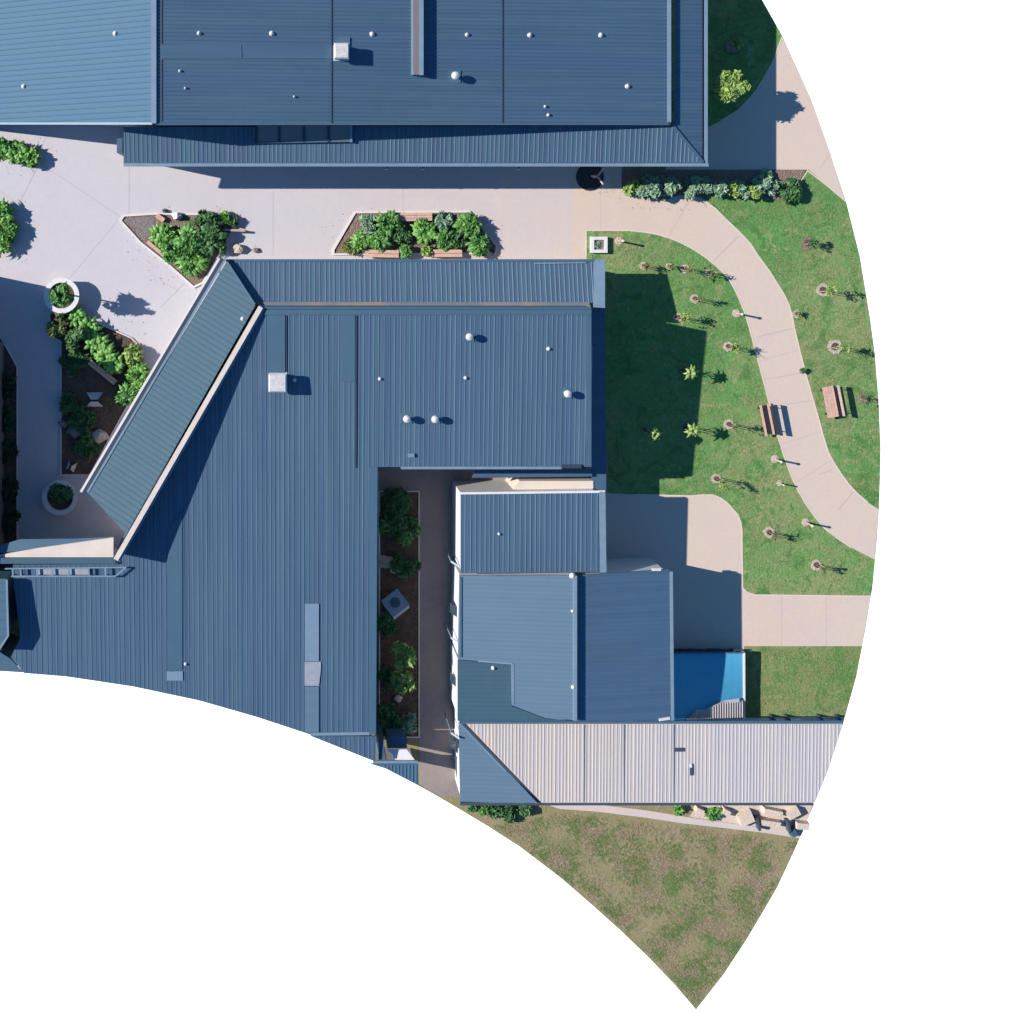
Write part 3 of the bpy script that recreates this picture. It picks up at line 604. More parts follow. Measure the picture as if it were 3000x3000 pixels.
for x, y, z in ((1980, 1916, .5), (2174, 1916, .5), (2174, 2108, .55), (1985, 2108, 1.7)):
    mb = MB(); mb.tube(Vector((G(x, y, z).x, G(x, y, z).y, 0)), G(x, y, z), .04, .04, 8); mb.build('post', M['steel'], can)
fen = thing('low_fence', 'low dark picket fence along the top edge of the blue canopy', 'fence', G(2075, 1905))
mb = MB(); mb.bar(G(1972, 1903, .45), G(2178, 1905, .45), .07, .06); mb.bar(G(1972, 1903, .25), G(2178, 1905, .25), .05, .05)
for i in range(34):
    p = G(1974 + i * 6.1, 1903.5); mb.box(p, .04, .04, .42)
mb.build('pickets', M['frame'], fen)
for x, w in ((1990, .25), (2020, .2), (2088, .75), (2142, .2)):
    mb = MB(); mb.box(G(x, 1902), w, .12, .5); mb.build('post', M['frame'], fen)

# ------------------------------------------------------------------ planting
def leaves(mb, c, rx, ry, rz, n, size, rn, m=0, lumps=10):
    cs = []
    for _ in range(lumps):
        a = rn.uniform(0, 6.28); r = rn.uniform(.25, .8)
        cs.append((Vector((math.cos(a) * r * rx, math.sin(a) * r * ry, rn.uniform(-.5, .45) * rz)), rn.uniform(.2, .48)))
    for _ in range(n):
        o, k = rn.choice(cs)
        d = Vector((rn.gauss(0, 1), rn.gauss(0, 1), rn.gauss(0, 1))).normalized() * (rn.random() ** .35) * k
        p = c + o + Vector((d.x * rx, d.y * ry, d.z * rz))
        if p.z < .05: p.z = .05 + rn.random() * .1
        nrm = (Vector((d.x, d.y, abs(d.z) + .8)) + Vector((rn.gauss(0, .6), rn.gauss(0, .6), rn.gauss(0, .4)))).normalized()
        a = nrm.orthogonal().normalized(); b = nrm.cross(a); t = rn.uniform(0, 6.28)
        u = a * math.cos(t) + b * math.sin(t); w = nrm.cross(u); s = size * rn.choice((.5, .8, 1, 1.3, 1.8))
        mb.add([p - u * s, p + w * s * .42 + nrm * s * .15, p + u * s, p - w * s * .42 + nrm * s * .15], [[0, 1, 2, 3]], m)
def fronds(mb, c, n, L, rn, width=.12, rise=.6, m=0, droop=.9):
    for i in range(n):
        a = 6.283 * i / n + rn.uniform(-.35, .35); l = L * rn.uniform(.65, 1.1); d = Vector((math.cos(a), math.sin(a), 0)); s = Vector((-d.y, d.x, 0))
        rs = rise * rn.uniform(.6, 1.2); vs = []; K = 5
        for k in range(K + 1):
            t = k / K; p = c + d * l * t + Vector((0, 0, rs * (t * 2.2 - t * t * 2.2 * droop)))
            w = width * math.sin(math.pi * min(1, .12 + t * .88)) + .01
            vs += [p - s * w + Vector((0, 0, -.3 * w)), p, p + s * w + Vector((0, 0, -.3 * w))]
        fs = []
        for k in range(K):
            o = 3 * k; fs += [[o, o + 3, o + 4, o + 1], [o + 1, o + 4, o + 5, o + 2]]
        mb.add(vs, fs, m)

def shrub(px, py, r, h, m, label, group=None, cat='shrub', style='leaf', n=None, leaf=.14, seed=None, name='shrub'):
    rn = random.Random(seed if seed is not None else int(px * 7 + py)); c = G(px, py, 0); r = r * 1.14 if .3 < r < .9 else r
    c = Vector((G(px, py, h * .6).x, G(px, py, h * .6).y, .02)); t = thing(name, label, cat, c, group)
    mb = MB()
    if style in ('leaf', 'mix'):
        leaves(mb, c + Vector((0, 0, h * .52)), r, r, h * .5, n or int(800 * r * r / .36 + 250), leaf, rn)
    if style in ('frond', 'mix'):
        for k in range(3 if r > .5 else 2):
            o = Vector((rn.uniform(-.3, .3) * r, rn.uniform(-.3, .3) * r, h * .35))
            fronds(mb, c + o, 15, r * 1.15, rn, .06 + .06 * r, h * .65)
    mb.build('foliage', m, t)
    mb = MB(); mb.tube(c, c + Vector((0, 0, h * .6)), .05, .02, 6)
    for k in range(4):
        a = k * 1.57 + rn.random(); mb.tube(c + Vector((0, 0, .05)), c + Vector((math.cos(a) * r * .5, math.sin(a) * r * .5, h * .55)), .025, .01, 5)
    mb.build('stem', M['bark'], t)
    return t

def bed(pts, m, label, kerbw=.11, kh=.12, z=.05):
    root = thing('garden_bed', label, 'garden bed', G(*pts[0]))
    top = [G(x, y, z) for x, y in pts]; mb = MB(); mb.prism(top, [Vector((p.x, p.y, -.03)) for p in top]); mb.build('soil', m, root)
    if kerbw: strip('kerb', pts, kerbw, kh, M['kerb'], 0, True, root)
    return root
bed([(353, 646), (363, 632), (458, 626), (680, 629), (697, 642), (690, 662), (655, 720), (621, 785), (594, 828), (567, 841), (500, 781), (411, 710)], M['mulch'], 'triangular garden bed with white kerb left of the long planting bed')
bed([(977, 745), (977, 732), (1041, 622), (1375, 620), (1392, 638), (1420, 676), (1456, 720), (1452, 742)], M['mulch'], 'long trapezoid garden bed with shrubs and timber seats against the building')
bed([(-300, 335), (0, 412), (106, 440), (120, 460), (104, 484), (0, 460), (-300, 385)], M['soil'], 'narrow hedge bed at the left edge in front of the pale blue roof', 0)
bed([(-300, 590), (0, 590), (25, 600), (42, 660), (28, 735), (-300, 780)], M['soil'], 'leafy bed cut by the left edge of the plaza', 0)
bed([(145, 915), (241, 926), (272, 940), (384, 990), (400, 1006), (408, 1045), (428, 1105), (380, 1175), (262, 1392), (178, 1392), (178, 1000), (150, 985)], M['soil'], 'courtyard garden bed between the shaded walk and the diagonal wing', .07, .1)
bed([(-300, 985), (0, 985), (50, 1075), (50, 1600), (-300, 1600)], M['soil'], 'deeply shaded garden bed under the left building', .07, .1)
bed([(1112, 1440), (1228, 1440), (1228, 2160), (1112, 2160)], M['soil'], 'dark courtyard garden bed beside the brown shaded path', .07, .08)
bed([(1822, 498), (2292, 498), (2362, 498), (2335, 545), (2290, 585), (2016, 575), (1985, 570), (1950, 584), (1892, 578), (1860, 564), (1822, 546)], M['mulch'], 'narrow bed of silvery shrubs under the eave of the long hall', 0)
q = sheet('gravel_patch', [(366, 640), (452, 634), (450, 690), (418, 706)], M['gravel'], .06)
q.name = 'gravel'; 

# triangular bed
SG1 = 'shrubs in the triangular bed'
shrub(545, 705, .85, 1.1, M['leaf'], 'largest green leafy shrub, at the heart of the triangular bed', SG1, style='mix')
shrub(480, 690, .6, .9, M['leaf_b'], 'bright green spreading shrub on the left side of the triangular bed', SG1, style='mix')
shrub(610, 690, .8, 1.0, M['leaf_d'], 'dark green leafy shrub on the right side of the triangular bed', SG1, style='mix')
shrub(560, 765, .75, .9, M['leaf_b'], 'bright green leafy shrub above the lower point of the triangular bed', SG1, style='mix')
shrub(500, 740, .45, .6, M['leaf'], 'small green shrub on the lower left slope of the triangular bed', SG1, style='mix')
shrub(600, 640, .45, 1.0, M['leaf_d'], 'dark green shrub at the top of the triangular bed right of the white rock', SG1)
shrub(655, 640, .32, .6, M['leaf_b'], 'small bright shrub near the upper right corner of the triangular bed', SG1)
shrub(686, 647, .24, .5, M['leaf_d'], 'small dark round shrub in the upper right corner of the triangular bed', SG1)
shrub(640, 718, .4, .7, M['leaf_d'], 'dark shrub at the right edge of the triangular bed below the timber plank', SG1)
def rock(px, py, r, m, label, group=None, h=.5, seed=1):
    c = G(px, py, 0); mb = MB(); mb.blob(c + Vector((0, 0, r * h * .5)), r, r * .75, r * h, 2, .5, seed); return tag(mb.build('rock', m, None, False), label, 'rock', group)
rock(519, 633, .28, M['white'], 'smooth white rock at the top edge of the triangular bed', None, 1.3, 2)
rock(484, 618, .17, M['frame'], 'dark small rock left of the white rock on the triangular bed edge', None, 1, 3)
rock(700, 728, .38, M['rock'], 'tan boulder on the paving at the roof corner by the triangular bed', None, .7, 5)
rock(750, 733, .2, M['gravel'], 'small grey stone on the paving right of the tan boulder', None, .8, 9)
def plank(pts, w, h, z, label, m='timber'):
    a, b = G(*pts[0], z), G(*pts[1], z); t = thing('timber_seat', label, 'seat', Vector(((a.x + b.x) / 2, (a.y + b.y) / 2, 0)))
    d = (b - a).normalized(); n = Vector((-d.y, d.x, 0)); mb = MB(); k = max(1, int(w / .16))
    for i in range(k):
        o = n * ((i - (k - 1) / 2) * w / k); mb.bar(a + o, b + o, w / k * .9, h)
    mb.build('seat', M[m], t)
    for u in (.12, .88):
        p = a.lerp(b, u); mb = MB(); mb.box(Vector((p.x, p.y, 0)), .1, w * .8, z - h + .01, math.atan2(d.y, d.x)); mb.build('leg', M['steel'], t)
    return t
plank([(655, 673), (718, 676)], .14, .06, .4, 'thin timber plank seat sticking out right of the triangular bed', 'timber_g')
plank([(458, 630), (480, 646)], .3, .08, .3, 'short pink timber block at the top edge of the triangular bed')
plank([(432, 708), (500, 765)], .22, .08, .3, 'pink timber plank along the lower left slope of the triangular bed')
plank([(1168, 636), (1266, 634)], .5, .09, .42, 'broad pink timber seat at the top edge of the long bed')
plank([(1070, 742), (1168, 744)], .45, .09, .42, 'left pink timber seat at the lower edge of the long bed')
plank([(1266, 742), (1354, 742)], .45, .09, .42, 'right pink timber seat at the lower edge of the long bed')
plank([(262, 1060), (338, 1122)], .34, .1, .45, 'sloping pink timber seat in the courtyard garden below the fronds')
SG2 = 'shrubs in the long bed'
for x, y, r, h, m, l in ((1082, 655, .5, .8, 'leaf_s', 'silvery shrub at the upper left of the long bed'), (1138, 652, .55, .9, 'leaf', 'green shrub left of the broad top timber seat'),
    (1060, 705, .5, .7, 'leaf_b', 'bright green shrub at the left point of the long bed'), (1112, 700, .5, .9, 'leaf', 'green shrub above the left lower timber seat'),
    (1180, 690, .5, .7, 'leaf_d', 'dark green shrub in the centre of the long bed'), (1190, 735, .32, .7, 'leaf', 'small green shrub between the two lower timber seats'),
    (1245, 680, .6, .7, 'leaf_b', 'bright green shrub right of centre in the long bed'), (1305, 700, .5, .8, 'leaf', 'green shrub above the right lower timber seat'),
    (1300, 645, .4, .7, 'leaf_s', 'silvery shrub right of the broad top timber seat'), (1372, 662, .6, .9, 'leaf', 'green rounded shrub at the upper right of the long bed'),
    (1405, 715, .55, .8, 'leaf', 'green rounded shrub at the right point of the long bed'), (1345, 705, .4, .7, 'leaf_d', 'dark shrub left of the right point of the long bed'), (1250, 735, .25, .6, 'leaf_y', 'small yellow green shrub beside the right lower timber seat'),
    (1025, 725, .35, .4, 'leaf_o', 'low olive shrub in the lower left corner of the long bed')):
    shrub(x, y, r, h, M[m], l, SG2, style='mix' if m in ('leaf_b', 'leaf') else 'leaf')
rock(1442, 738, .2, M['frame'], 'dark stone at the right corner of the long bed')
# left edge beds
for x, y, r, l in ((-60, 425, .5, 'hedge shrub cut off at the left end of the hedge bed'), (5, 436, .5, 'green hedge shrub at the frame edge in the hedge bed'), (50, 448, .5, 'green hedge shrub in the middle of the hedge bed'), (92, 462, .42, 'last hedge shrub at the right tip of the hedge bed')):
    shrub(x, y, r, .8, M['leaf_b'], l, 'hedge shrubs at the left edge', style='mix')
for x, y, r, l in ((-60, 640, .9, 'leafy shrub cut off by the left frame edge'), (8, 628, .62, 'upper bright leafy shrub of the bed at the left edge'), (14, 672, .6, 'middle bright leafy shrub of the bed at the left edge'), (2, 712, .55, 'lower bright leafy shrub of the bed at the left edge')):
    shrub(x, y, r, .9, M['leaf_b'], l, 'leafy shrubs at the left edge', style='mix')
# courtyard bed
SG3 = 'plants in the courtyard garden'
for x, y, r, h, m, st, l in ((168, 952, .55, 1.0, 'leaf_o', 'leaf', 'olive rounded shrub right below the sunlit round planter'), (222, 930, .5, .8, 'leaf_b', 'frond', 'bright frond plant at the top tip of the courtyard garden'),
    (262, 962, .55, .9, 'leaf_b', 'frond', 'second bright frond plant down the courtyard garden edge'), (282, 1005, .6, .9, 'leaf_b', 'frond', 'third bright frond plant, in the middle of the row'),
    (306, 1040, .6, .9, 'leaf_b', 'frond', 'fourth bright frond plant, above the sloping timber seat'), (336, 1070, .5, .9, 'leaf_b', 'frond', 'last bright frond plant at the lower end of the row'),
    (390, 1040, .45, 1.0, 'leaf_y', 'mix', 'yellow green shrub at the right corner of the courtyard garden'), (402, 1090, .55, 1.1, 'leaf_b', 'mix', 'bright leafy shrub against the diagonal wing'),
    (410, 1130, .45, 1.0, 'leaf_b', 'mix', 'bright leafy shrub touching the wing gutter'), (372, 1155, .5, 1.0, 'leaf', 'mix', 'green pointed shrub hanging along the wing eave'),
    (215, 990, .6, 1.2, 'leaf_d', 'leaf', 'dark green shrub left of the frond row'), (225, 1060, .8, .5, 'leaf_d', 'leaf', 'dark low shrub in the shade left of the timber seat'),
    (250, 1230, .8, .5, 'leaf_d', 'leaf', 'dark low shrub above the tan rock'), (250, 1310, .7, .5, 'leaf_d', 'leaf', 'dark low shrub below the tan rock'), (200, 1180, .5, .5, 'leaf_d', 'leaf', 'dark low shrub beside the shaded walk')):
    shrub(x, y, r, h, M[m], l, SG3, style=st)
rock(292, 1275, .5, M['rock'], 'tan rock in the courtyard garden beside the wing', None, .6, 4)
rock(222, 1262, .5, M['gravel'], 'grey brown rock left of the tan rock', None, .5, 6)
rock(186, 1240, .3, M['gravel'], 'small grey rock at the edge of the shaded walk', None, .6, 7)
def tent(px, py, s, ang, label):
    c = G(px, py, 0); t = thing('folded_board', label, 'garden board', c)
    for sg in (-1, 1):
        mb = MB(); ca, sa = math.cos(ang), math.sin(ang)
        def w(x, y, z): return Vector((c.x + x * ca - y * sa, c.y + x * sa + y * ca, z))
        q = [w(-s * .15, sg * .06, .55), w(s * .25, sg * .06, .55), w(s * .5, sg * s * .42, .06), w(-s * .5, sg * s * .42, .06)]
        mb.prism(q, [p - Vector((0, 0, .04)) for p in q]); mb.build('panel', M['wall'], t)
    return t
tent(278, 1170, 1.0, 0, 'pale folded board standing in the dark courtyard garden'); tent(210, 1365, .6, 1.2, 'small pale folded board at the lower end of the courtyard garden')
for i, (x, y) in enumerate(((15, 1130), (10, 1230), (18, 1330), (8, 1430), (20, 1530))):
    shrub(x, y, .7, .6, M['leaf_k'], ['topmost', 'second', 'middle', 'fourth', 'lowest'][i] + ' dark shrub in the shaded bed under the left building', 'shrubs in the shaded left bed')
# inner courtyard
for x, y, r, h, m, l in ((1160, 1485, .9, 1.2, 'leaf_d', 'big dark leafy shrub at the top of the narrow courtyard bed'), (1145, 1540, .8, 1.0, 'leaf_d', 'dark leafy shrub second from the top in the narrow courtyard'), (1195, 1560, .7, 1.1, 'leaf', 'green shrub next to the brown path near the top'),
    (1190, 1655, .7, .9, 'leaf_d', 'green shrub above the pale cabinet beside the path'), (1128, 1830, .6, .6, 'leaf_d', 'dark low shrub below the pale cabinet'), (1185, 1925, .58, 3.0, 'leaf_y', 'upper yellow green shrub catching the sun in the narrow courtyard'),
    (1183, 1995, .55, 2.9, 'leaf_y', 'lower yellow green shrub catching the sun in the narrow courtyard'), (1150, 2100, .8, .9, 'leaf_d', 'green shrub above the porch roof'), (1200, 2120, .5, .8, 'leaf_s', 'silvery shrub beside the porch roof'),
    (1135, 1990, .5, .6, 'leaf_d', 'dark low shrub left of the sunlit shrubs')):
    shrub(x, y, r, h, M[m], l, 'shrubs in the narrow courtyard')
rock(1132, 1645, .5, M['rock'], 'long tan rock in the narrow courtyard bed', None, .5, 12); rock(1155, 1668, .28, M['sand'], 'small pale rock below the long tan rock', None, .6, 13)
rock(1166, 2045, .25, M['sand'], 'cream rock below the sunlit yellow green shrubs', None, .8, 14)
cab = thing('utility_cabinet', 'pale square cabinet set askew in the narrow courtyard bed', 'cabinet', G(1158, 1765))
mb = MB(); mb.box(G(1158, 1765), 1.1, 1.1, .7, R(38)); mb.build('body', M['wall'], cab)
mb = MB(); mb.box(G(1158, 1765, .7), 1.18, 1.18, .06, R(38)); mb.build('lid', M['gutter'], cab)
mb = MB(); mb.lathe(G(1158, 1765, .755), [(.3, 0), (.3, .04), (.1, .05)], 14); mb.build('fan_grille', M['frame'], cab)

# silvery shrubs under the hall eave
for i, (x, y, r, h, m) in enumerate(((1850, 548, .4, .8, 'leaf_y'), (1890, 545, .55, 1.0, 'leaf_s'), (1925, 548, .65, 1.1, 'leaf_s'), (1962, 545, .5, 1.0, 'leaf_s'))):
    shrub(x, y, r, h, M[m], ['yellow green tuft at the left tip of the silvery clump by the sculpture', 'silvery shrub left in the clump right of the sculpture', 'largest silvery shrub in the clump where the path bends', 'silvery shrub at the right end of the clump where the path bends'][i], 'silvery clump by the bend of the path')
for i, (x, y, r, m) in enumerate(((2035, 552, .5, 'leaf_s'), (2075, 548, .48, 'leaf_s'), (2112, 552, .45, 'leaf_s'), (2148, 552, .42, 'leaf_y'), (2182, 553, .45, 'leaf_s'), (2216, 560, .4, 'leaf_y'), (2250, 545, .72, 'leaf_s'))):
    shrub(x, y, r, .9, M[m], ['leftmost silvery shrub', 'second silvery shrub', 'third silvery shrub', 'fourth, more yellow shrub', 'fifth silvery shrub', 'sixth, more yellow shrub', 'large rightmost silvery shrub'][i] + ' of the row above the right lawn', 'row of silvery shrubs above the right lawn')
shrub(2315, 560, .6, .7, M['leaf_d'], 'dark shrub at the right end of the bed above the right lawn', None)
# bottom shrubs
for x, y, r, m, l in ((1385, 2366, .3, 'leaf_d', 'dark shrub at the lower left corner of the covered way'), (1415, 2374, .3, 'leaf', 'green shrub second along the covered way corner'), (1452, 2378, .42, 'leaf_d', 'dark wide shrub below the blue triangular roof'),
    (1496, 2386, .42, 'leaf_d', 'dark shrub right below the blue triangular roof'), (1536, 2378, .3, 'leaf_d', 'dark shrub at the right end of the group below the covered way')):
    shrub(x, y, r, .55, M[m], l, 'shrubs below the covered way')

# trees
def tree(px, py, h, r, m, label, group=None, n=900, ground=False, leaf=.13, ztop=None, ccz=None, name='small_tree', cat='tree', seed=1, style='leaf'):
    """px,py is the middle of the crown as surveyed"""
    rn = random.Random(seed); ccz = ccz or h * .72
    cc = G(px, py, ccz) if not ground else G(px, py, 0) + Vector((-.05, 0, ccz)); b = Vector((cc.x, cc.y, 0)); t = thing(name, label, cat, b, group)
    mb = MB(); mb.tube(b, b + Vector((.03, .02, ccz)), .07 if h > 2 else .03, .03 if h > 2 else .015, 8)
    for k in range(5):
        a = k * 1.26 + rn.random(); z0 = ccz * rn.uniform(.55, .9)
        mb.tube(b + Vector((.02, .01, z0)), b + Vector((math.cos(a) * r * .7, math.sin(a) * r * .7, min(h - .1, z0 + rn.uniform(.2, .6)))), .025, .01, 5)
    mb.build('trunk', M['bark'], t)
    mb = MB()
    if style == 'frond':
        fronds(mb, b + Vector((0, 0, ccz)), 12, r, rn, .07, (h - ccz) * .9); fronds(mb, b + Vector((0, 0, ccz + .1)), 8, r * .7, rn, .06, (h - ccz))
    else:
        leaves(mb, cc, r, r, h - ccz, n, leaf, rn, 0, 10)
        if style == 'mix': fronds(mb, cc, 14, r, rn, .08, .3)
    mb.build('crown', m, t); return t
tree(2142, 258, 3.1, .95, M['leaf_y'], 'yellow green tree lit above the shaded corner lawn beside the hall', n=1300, style='mix', ccz=2.7)
rock(2142, 140, .45, M['gravel'], 'grey rock on the shaded corner lawn beside the hall', None, .5, 8)
shrub(2160, 128, .25, .5, M['leaf_y'], 'tiny pale shrub beside the grey rock on the corner lawn')
# round planters
def planter(px, py, label, m=M['white']):
    c0 = G(px, py, .8); c = Vector((c0.x, c0.y, 0)); t = thing('round_planter', label, 'planter', c)
    mb = MB(); mb.lathe(c, [(.8, 0), (1.0, .72), (1.03, .8), (.76, .8), (.74, .62)], 40); mb.build('bowl', m, t, False)
    mb = MB(); mb.lathe(c + Vector((0, 0, .6)), [(.75, 0), (.75, .04), (.3, .08)], 30); mb.build('soil', M['soil'], t); return t
planter(180, 866, 'white round concrete planter in the sun at the plaza edge'); planter(175, 1458, 'round concrete planter in the shade near the lower walk')
tree(181, 866, 3.2, .6, M['leaf'], 'bushy tree growing out of the sunlit round planter', n=900, leaf=.12, ccz=2.35, seed=3, style='mix')
shrub(180, 1448, .6, 1.3, M['leaf_d'], 'dark shrub growing in the shaded round planter')
# square planter
sp = thing('square_planter', 'white square concrete planter at the corner of the lawn by the path', 'planter', G(1752, 717))
c = G(1752, 717)
mb = MB()
for dx, dy, sx, sy in ((0, .38, .96, .18), (0, -.38, .96, .18), (-.39, 0, .18, .58), (.39, 0, .18, .58)): mb.box(c + Vector((dx, dy, 0)), sx, sy, .3)
mb.build('frame', M['white'], sp)
mb = MB(); mb.box(c, .6, .6, .2); mb.build('soil', M['gravel'], sp)
shrub(1752, 717, .22, .35, M['leaf_s'], 'little grey green plant inside the square planter', n=120, leaf=.07)
# sculpture
scp = thing('sculpture', 'pale three armed sculpture on a dark round base by the long hall', 'sculpture', G(1735, 520))
c = G(1728, 518); mb = MB(); mb.lathe(c, [(.82, 0), (.82, .05), (.78, .07)], 32); mb.build('base', M['black'], scp)
mb = MB(); c2 = G(1738, 519)
mb.tube(c2, c2 + Vector((0, 0, 1.0)), .07, .07, 8)
for a, l in ((60, .55), (180, .45), (-65, .55)):
    mb.tube(c2 + Vector((0, 0, 1.0)), c2 + Vector((math.cos(R(a)) * l, math.sin(R(a)) * l, 1.35)), .07, .05, 8)
mb.build('arms', M['timber_g'], scp)

# saplings on the lawn, each in its ring of mulch
def mulch_ring(c, r, m='mulch', seed=0):
    mb = MB(); rn = random.Random(seed); n = 18
    top = [c + Vector((math.cos(6.283 * i / n) * r * rn.uniform(.8, 1.1), math.sin(6.283 * i / n) * r * rn.uniform(.8, 1.1), .05)) for i in range(n)]
    mb.prism(top, [p - Vector((0, 0, .06)) for p in top]); return mb
SAP = 'young trees on the lawns'
saps = [(1888, 779, 1.0, .3, 'dry', 'leafless looking sapling at the shadow edge just below the path start', .25), (2008, 788, 1.5, .45, 'dry', 'pale twiggy sapling above the notch of the shadow', .3), (2078, 800, 1.1, .28, 'dry', 'small sapling close to the inner curve of the path', .22),
        (2037, 875, 1.4, .25, 'dry', 'bare sapling with twin shadows below the notch', .28), (1988, 930, 1.5, .4, 'y', 'yellow green sapling at the inner corner of the building shadow', .3), (2135, 1015, 1.5, .38, 'y', 'pale sapling left of the path halfway down', .3),
        (2003, 1085, 1.7, .5, 'yf', 'palm like sapling lit in the dark shadow, upper one', .2), (2009, 1250, 1.7, .5, 'yf', 'palm like sapling lit in the dark shadow, lower one', .2), (1890, 1258, 2.4, .45, 'yf', 'dim sapling deep inside the building shadow', .2),
        (2137, 1243, 1.6, .32, 'dry', 'pale sapling just left of the slotted bench', .32), (2100, 1402, 1.8, .45, 'y', 'twiggy sapling above the patio corner', .3), (2255, 1560, 1.3, .3, 'dry', 'sapling nearer the patio below the path', .34),
        (2393, 1655, 1.3, .3, 'dry', 'lowest sapling on the right lawn', .34), (2368, 712, 1.0, .38, 'd', 'dark leafy sapling at the top of the outer lawn', .4), (2412, 850, 1.7, .42, 'y', 'upper twiggy sapling on the outer lawn', .4),
        (2335, 920, .5, .2, 'dry', 'tiny sapling touching the outer edge of the path', .25), (2448, 1015, 1.7, .45, 'y', 'twiggy sapling in the middle of the outer lawn', .45), (2530, 1165, 1.0, .35, 'd', 'dark sapling right of the plain bench', .3), (1962, 780, .7, .2, 'dry', 'tiny sapling left of the pale twiggy one near the shadow top', .2), (2350, 1085, .35, .15, 'd', 'tiny dark tuft beside the outer edge of the path', .15)]
for i, (x, y, h, r, k, l, mr) in enumerate(saps):
    m = {'dry': M['leaf_o'], 'y': M['leaf_y'], 'yf': M['leaf_y'], 'd': M['leaf_d']}[k]
    t = tree(x, y, h, r, m, l, SAP, n={'dry': 60, 'y': 130, 'yf': 60, 'd': 220}[k], leaf=.06, ccz=h * .75, name='sapling', ground=True, seed=i + 20, style='frond' if k == 'yf' else 'leaf')
    c = Vector(t.location); mulch_ring(c, mr, seed=i).build('mulch_ring', M['rock'] if k in ('dry', 'y') else M['mulch'], t)
    mb = MB(); mb.lathe(c, [(mr * .55, 0), (mr * .5, .075), (mr * .1, .08)], 10); mb.build('soil', M['soil'], t)
    mb = MB()
    for s in (-.16, .16): mb.tube(c + Vector((s, s * .4, 0)), c + Vector((s, s * .4, min(1.1, h * .85))), .022, .018, 5)
    mb.build('stake', M['timber_g'], t)
# posts
p0 = thing('garden_post', 'pale capped post on the lawn right of the square planter', 'post', G(1813, 706), 'pale posts beside the path')
c = G(1813, 706); mb = MB(); mb.lathe(c, [(.06, 0), (.055, .9)], 10); mb.build('pole', M['timber_g'], p0)
mb = MB(); mb.lathe(c + Vector((0, 0, .9)), [(.075, 0), (.08, .05), (.05, .09)], 14); mb.build('cap', M['post'], p0)
mb = MB(); mb.lathe(c, [(.24, 0), (.24, .04), (.2, .05)], 16); mb.build('footing', M['rock'], p0)
for x, y, l in ((2157, 918, 'pale capped post whose shadow crosses the upper path'), (2270, 1345, 'pale capped post just below the slotted bench'), (2283, 1415, 'short pale post at the path edge level with the dark lawn corner'), (2360, 1530, 'lowest pale capped post beside the path')):
    dup(p0, G(x, y), 0, l, 'pale posts beside the path', .72 if y == 1415 else 1)
# benches
def bench(px, py, rz, slots, label):
    c = G(px, py); t = thing('park_bench', label, 'bench', (0, 0, 0), 'benches beside the path'); t['_w'] = (0, 0, 0)
    def bx(mb, x0, x1, z, th, l=1.82): mb.box(Vector(((x0 + x1) / 2, 0, z - th)), x1 - x0, l, th)
    mb = MB()
    if slots: bx(mb, -.34, -.22, .46, .06); bx(mb, .1, .22, .46, .06)
    else:
        for i in range(4): bx(mb, -.45 + i * .16, -.45 + i * .16 + .15, .46, .05)
    mb.build('seat', M['timber'], t)
    if slots: mb = MB(); bx(mb, -.21, .09, .42, .04, 1.7); mb.build('seat_well', M['black'], t)  # black panel fills the slot to darken the gap between the slats
    else: mb = MB(); bx(mb, .2, .34, .4, .04, 1.7); mb.build('seat_well', M['black'], t)  # black panel darkens the gap in front of the backrest
    mb = MB()
    for i in range(2):
        x0 = (.3 if slots else .38) + i * .02; mb.box(Vector((x0, 0, .54 + i * .11)), .05, 1.82, .1)
    mb.build('backrest', M['black'] if slots else M['timber_g'], t)
    for y in (-.7, .7):
        mb = MB()
        mb.box(Vector((-.3 if slots else -.42, y, 0)), .06, .08, .41); mb.tube(Vector((.2, y, 0)), Vector((.34 if slots else .42, y, .72)), .03, .025, 6)
        mb.box(Vector((-.02, y, .36)), .7, .06, .05); mb.build('leg', M['black'], t)
    t.location = c; t.rotation_euler = (0, 0, rz); return t
bench(2242, 1226, R(11), True, 'narrow slotted timber bench with dark gap on the inner path edge')
bench(2430, 1173, R(11), False, 'wide pink timber bench on the outer lawn right of the path')

# southern footway, stones and odds
sheet('footway', [(1610, 2360), (1760, 2358), (1900, 2375), (2020, 2395), (2110, 2408), (2200, 2420), (2300, 2430), (2352, 2438), (2343, 2456), (2240, 2440), (2140, 2428), (2000, 2412), (1880, 2394), (1750, 2378), (1640, 2370)], M['pave'], .03)
sheet('verge', [(2060, 2340), (2385, 2350), (2352, 2438), (2200, 2419), (2110, 2407), (2020, 2393)], M['sand'], .018)
sheet('verge', [(2230, 2100), (2475, 2100), (2471, 2118), (2230, 2118)], M['sand'], .018)
for i in range(4):
    x = (2262, 2306, 2402, 2455)[i]; mb = MB(); mb.bar(G(x, 2102, .5), G(x + 14, 2116, .5), .12, .5)
    tag(mb.build('bracket', M['frame']), ['leftmost', 'second', 'third', 'rightmost'][i] + ' dark strut leaning on the upper edge of the covered way', 'strut', 'struts along the covered way')
ST = 'sandstone blocks below the covered way'
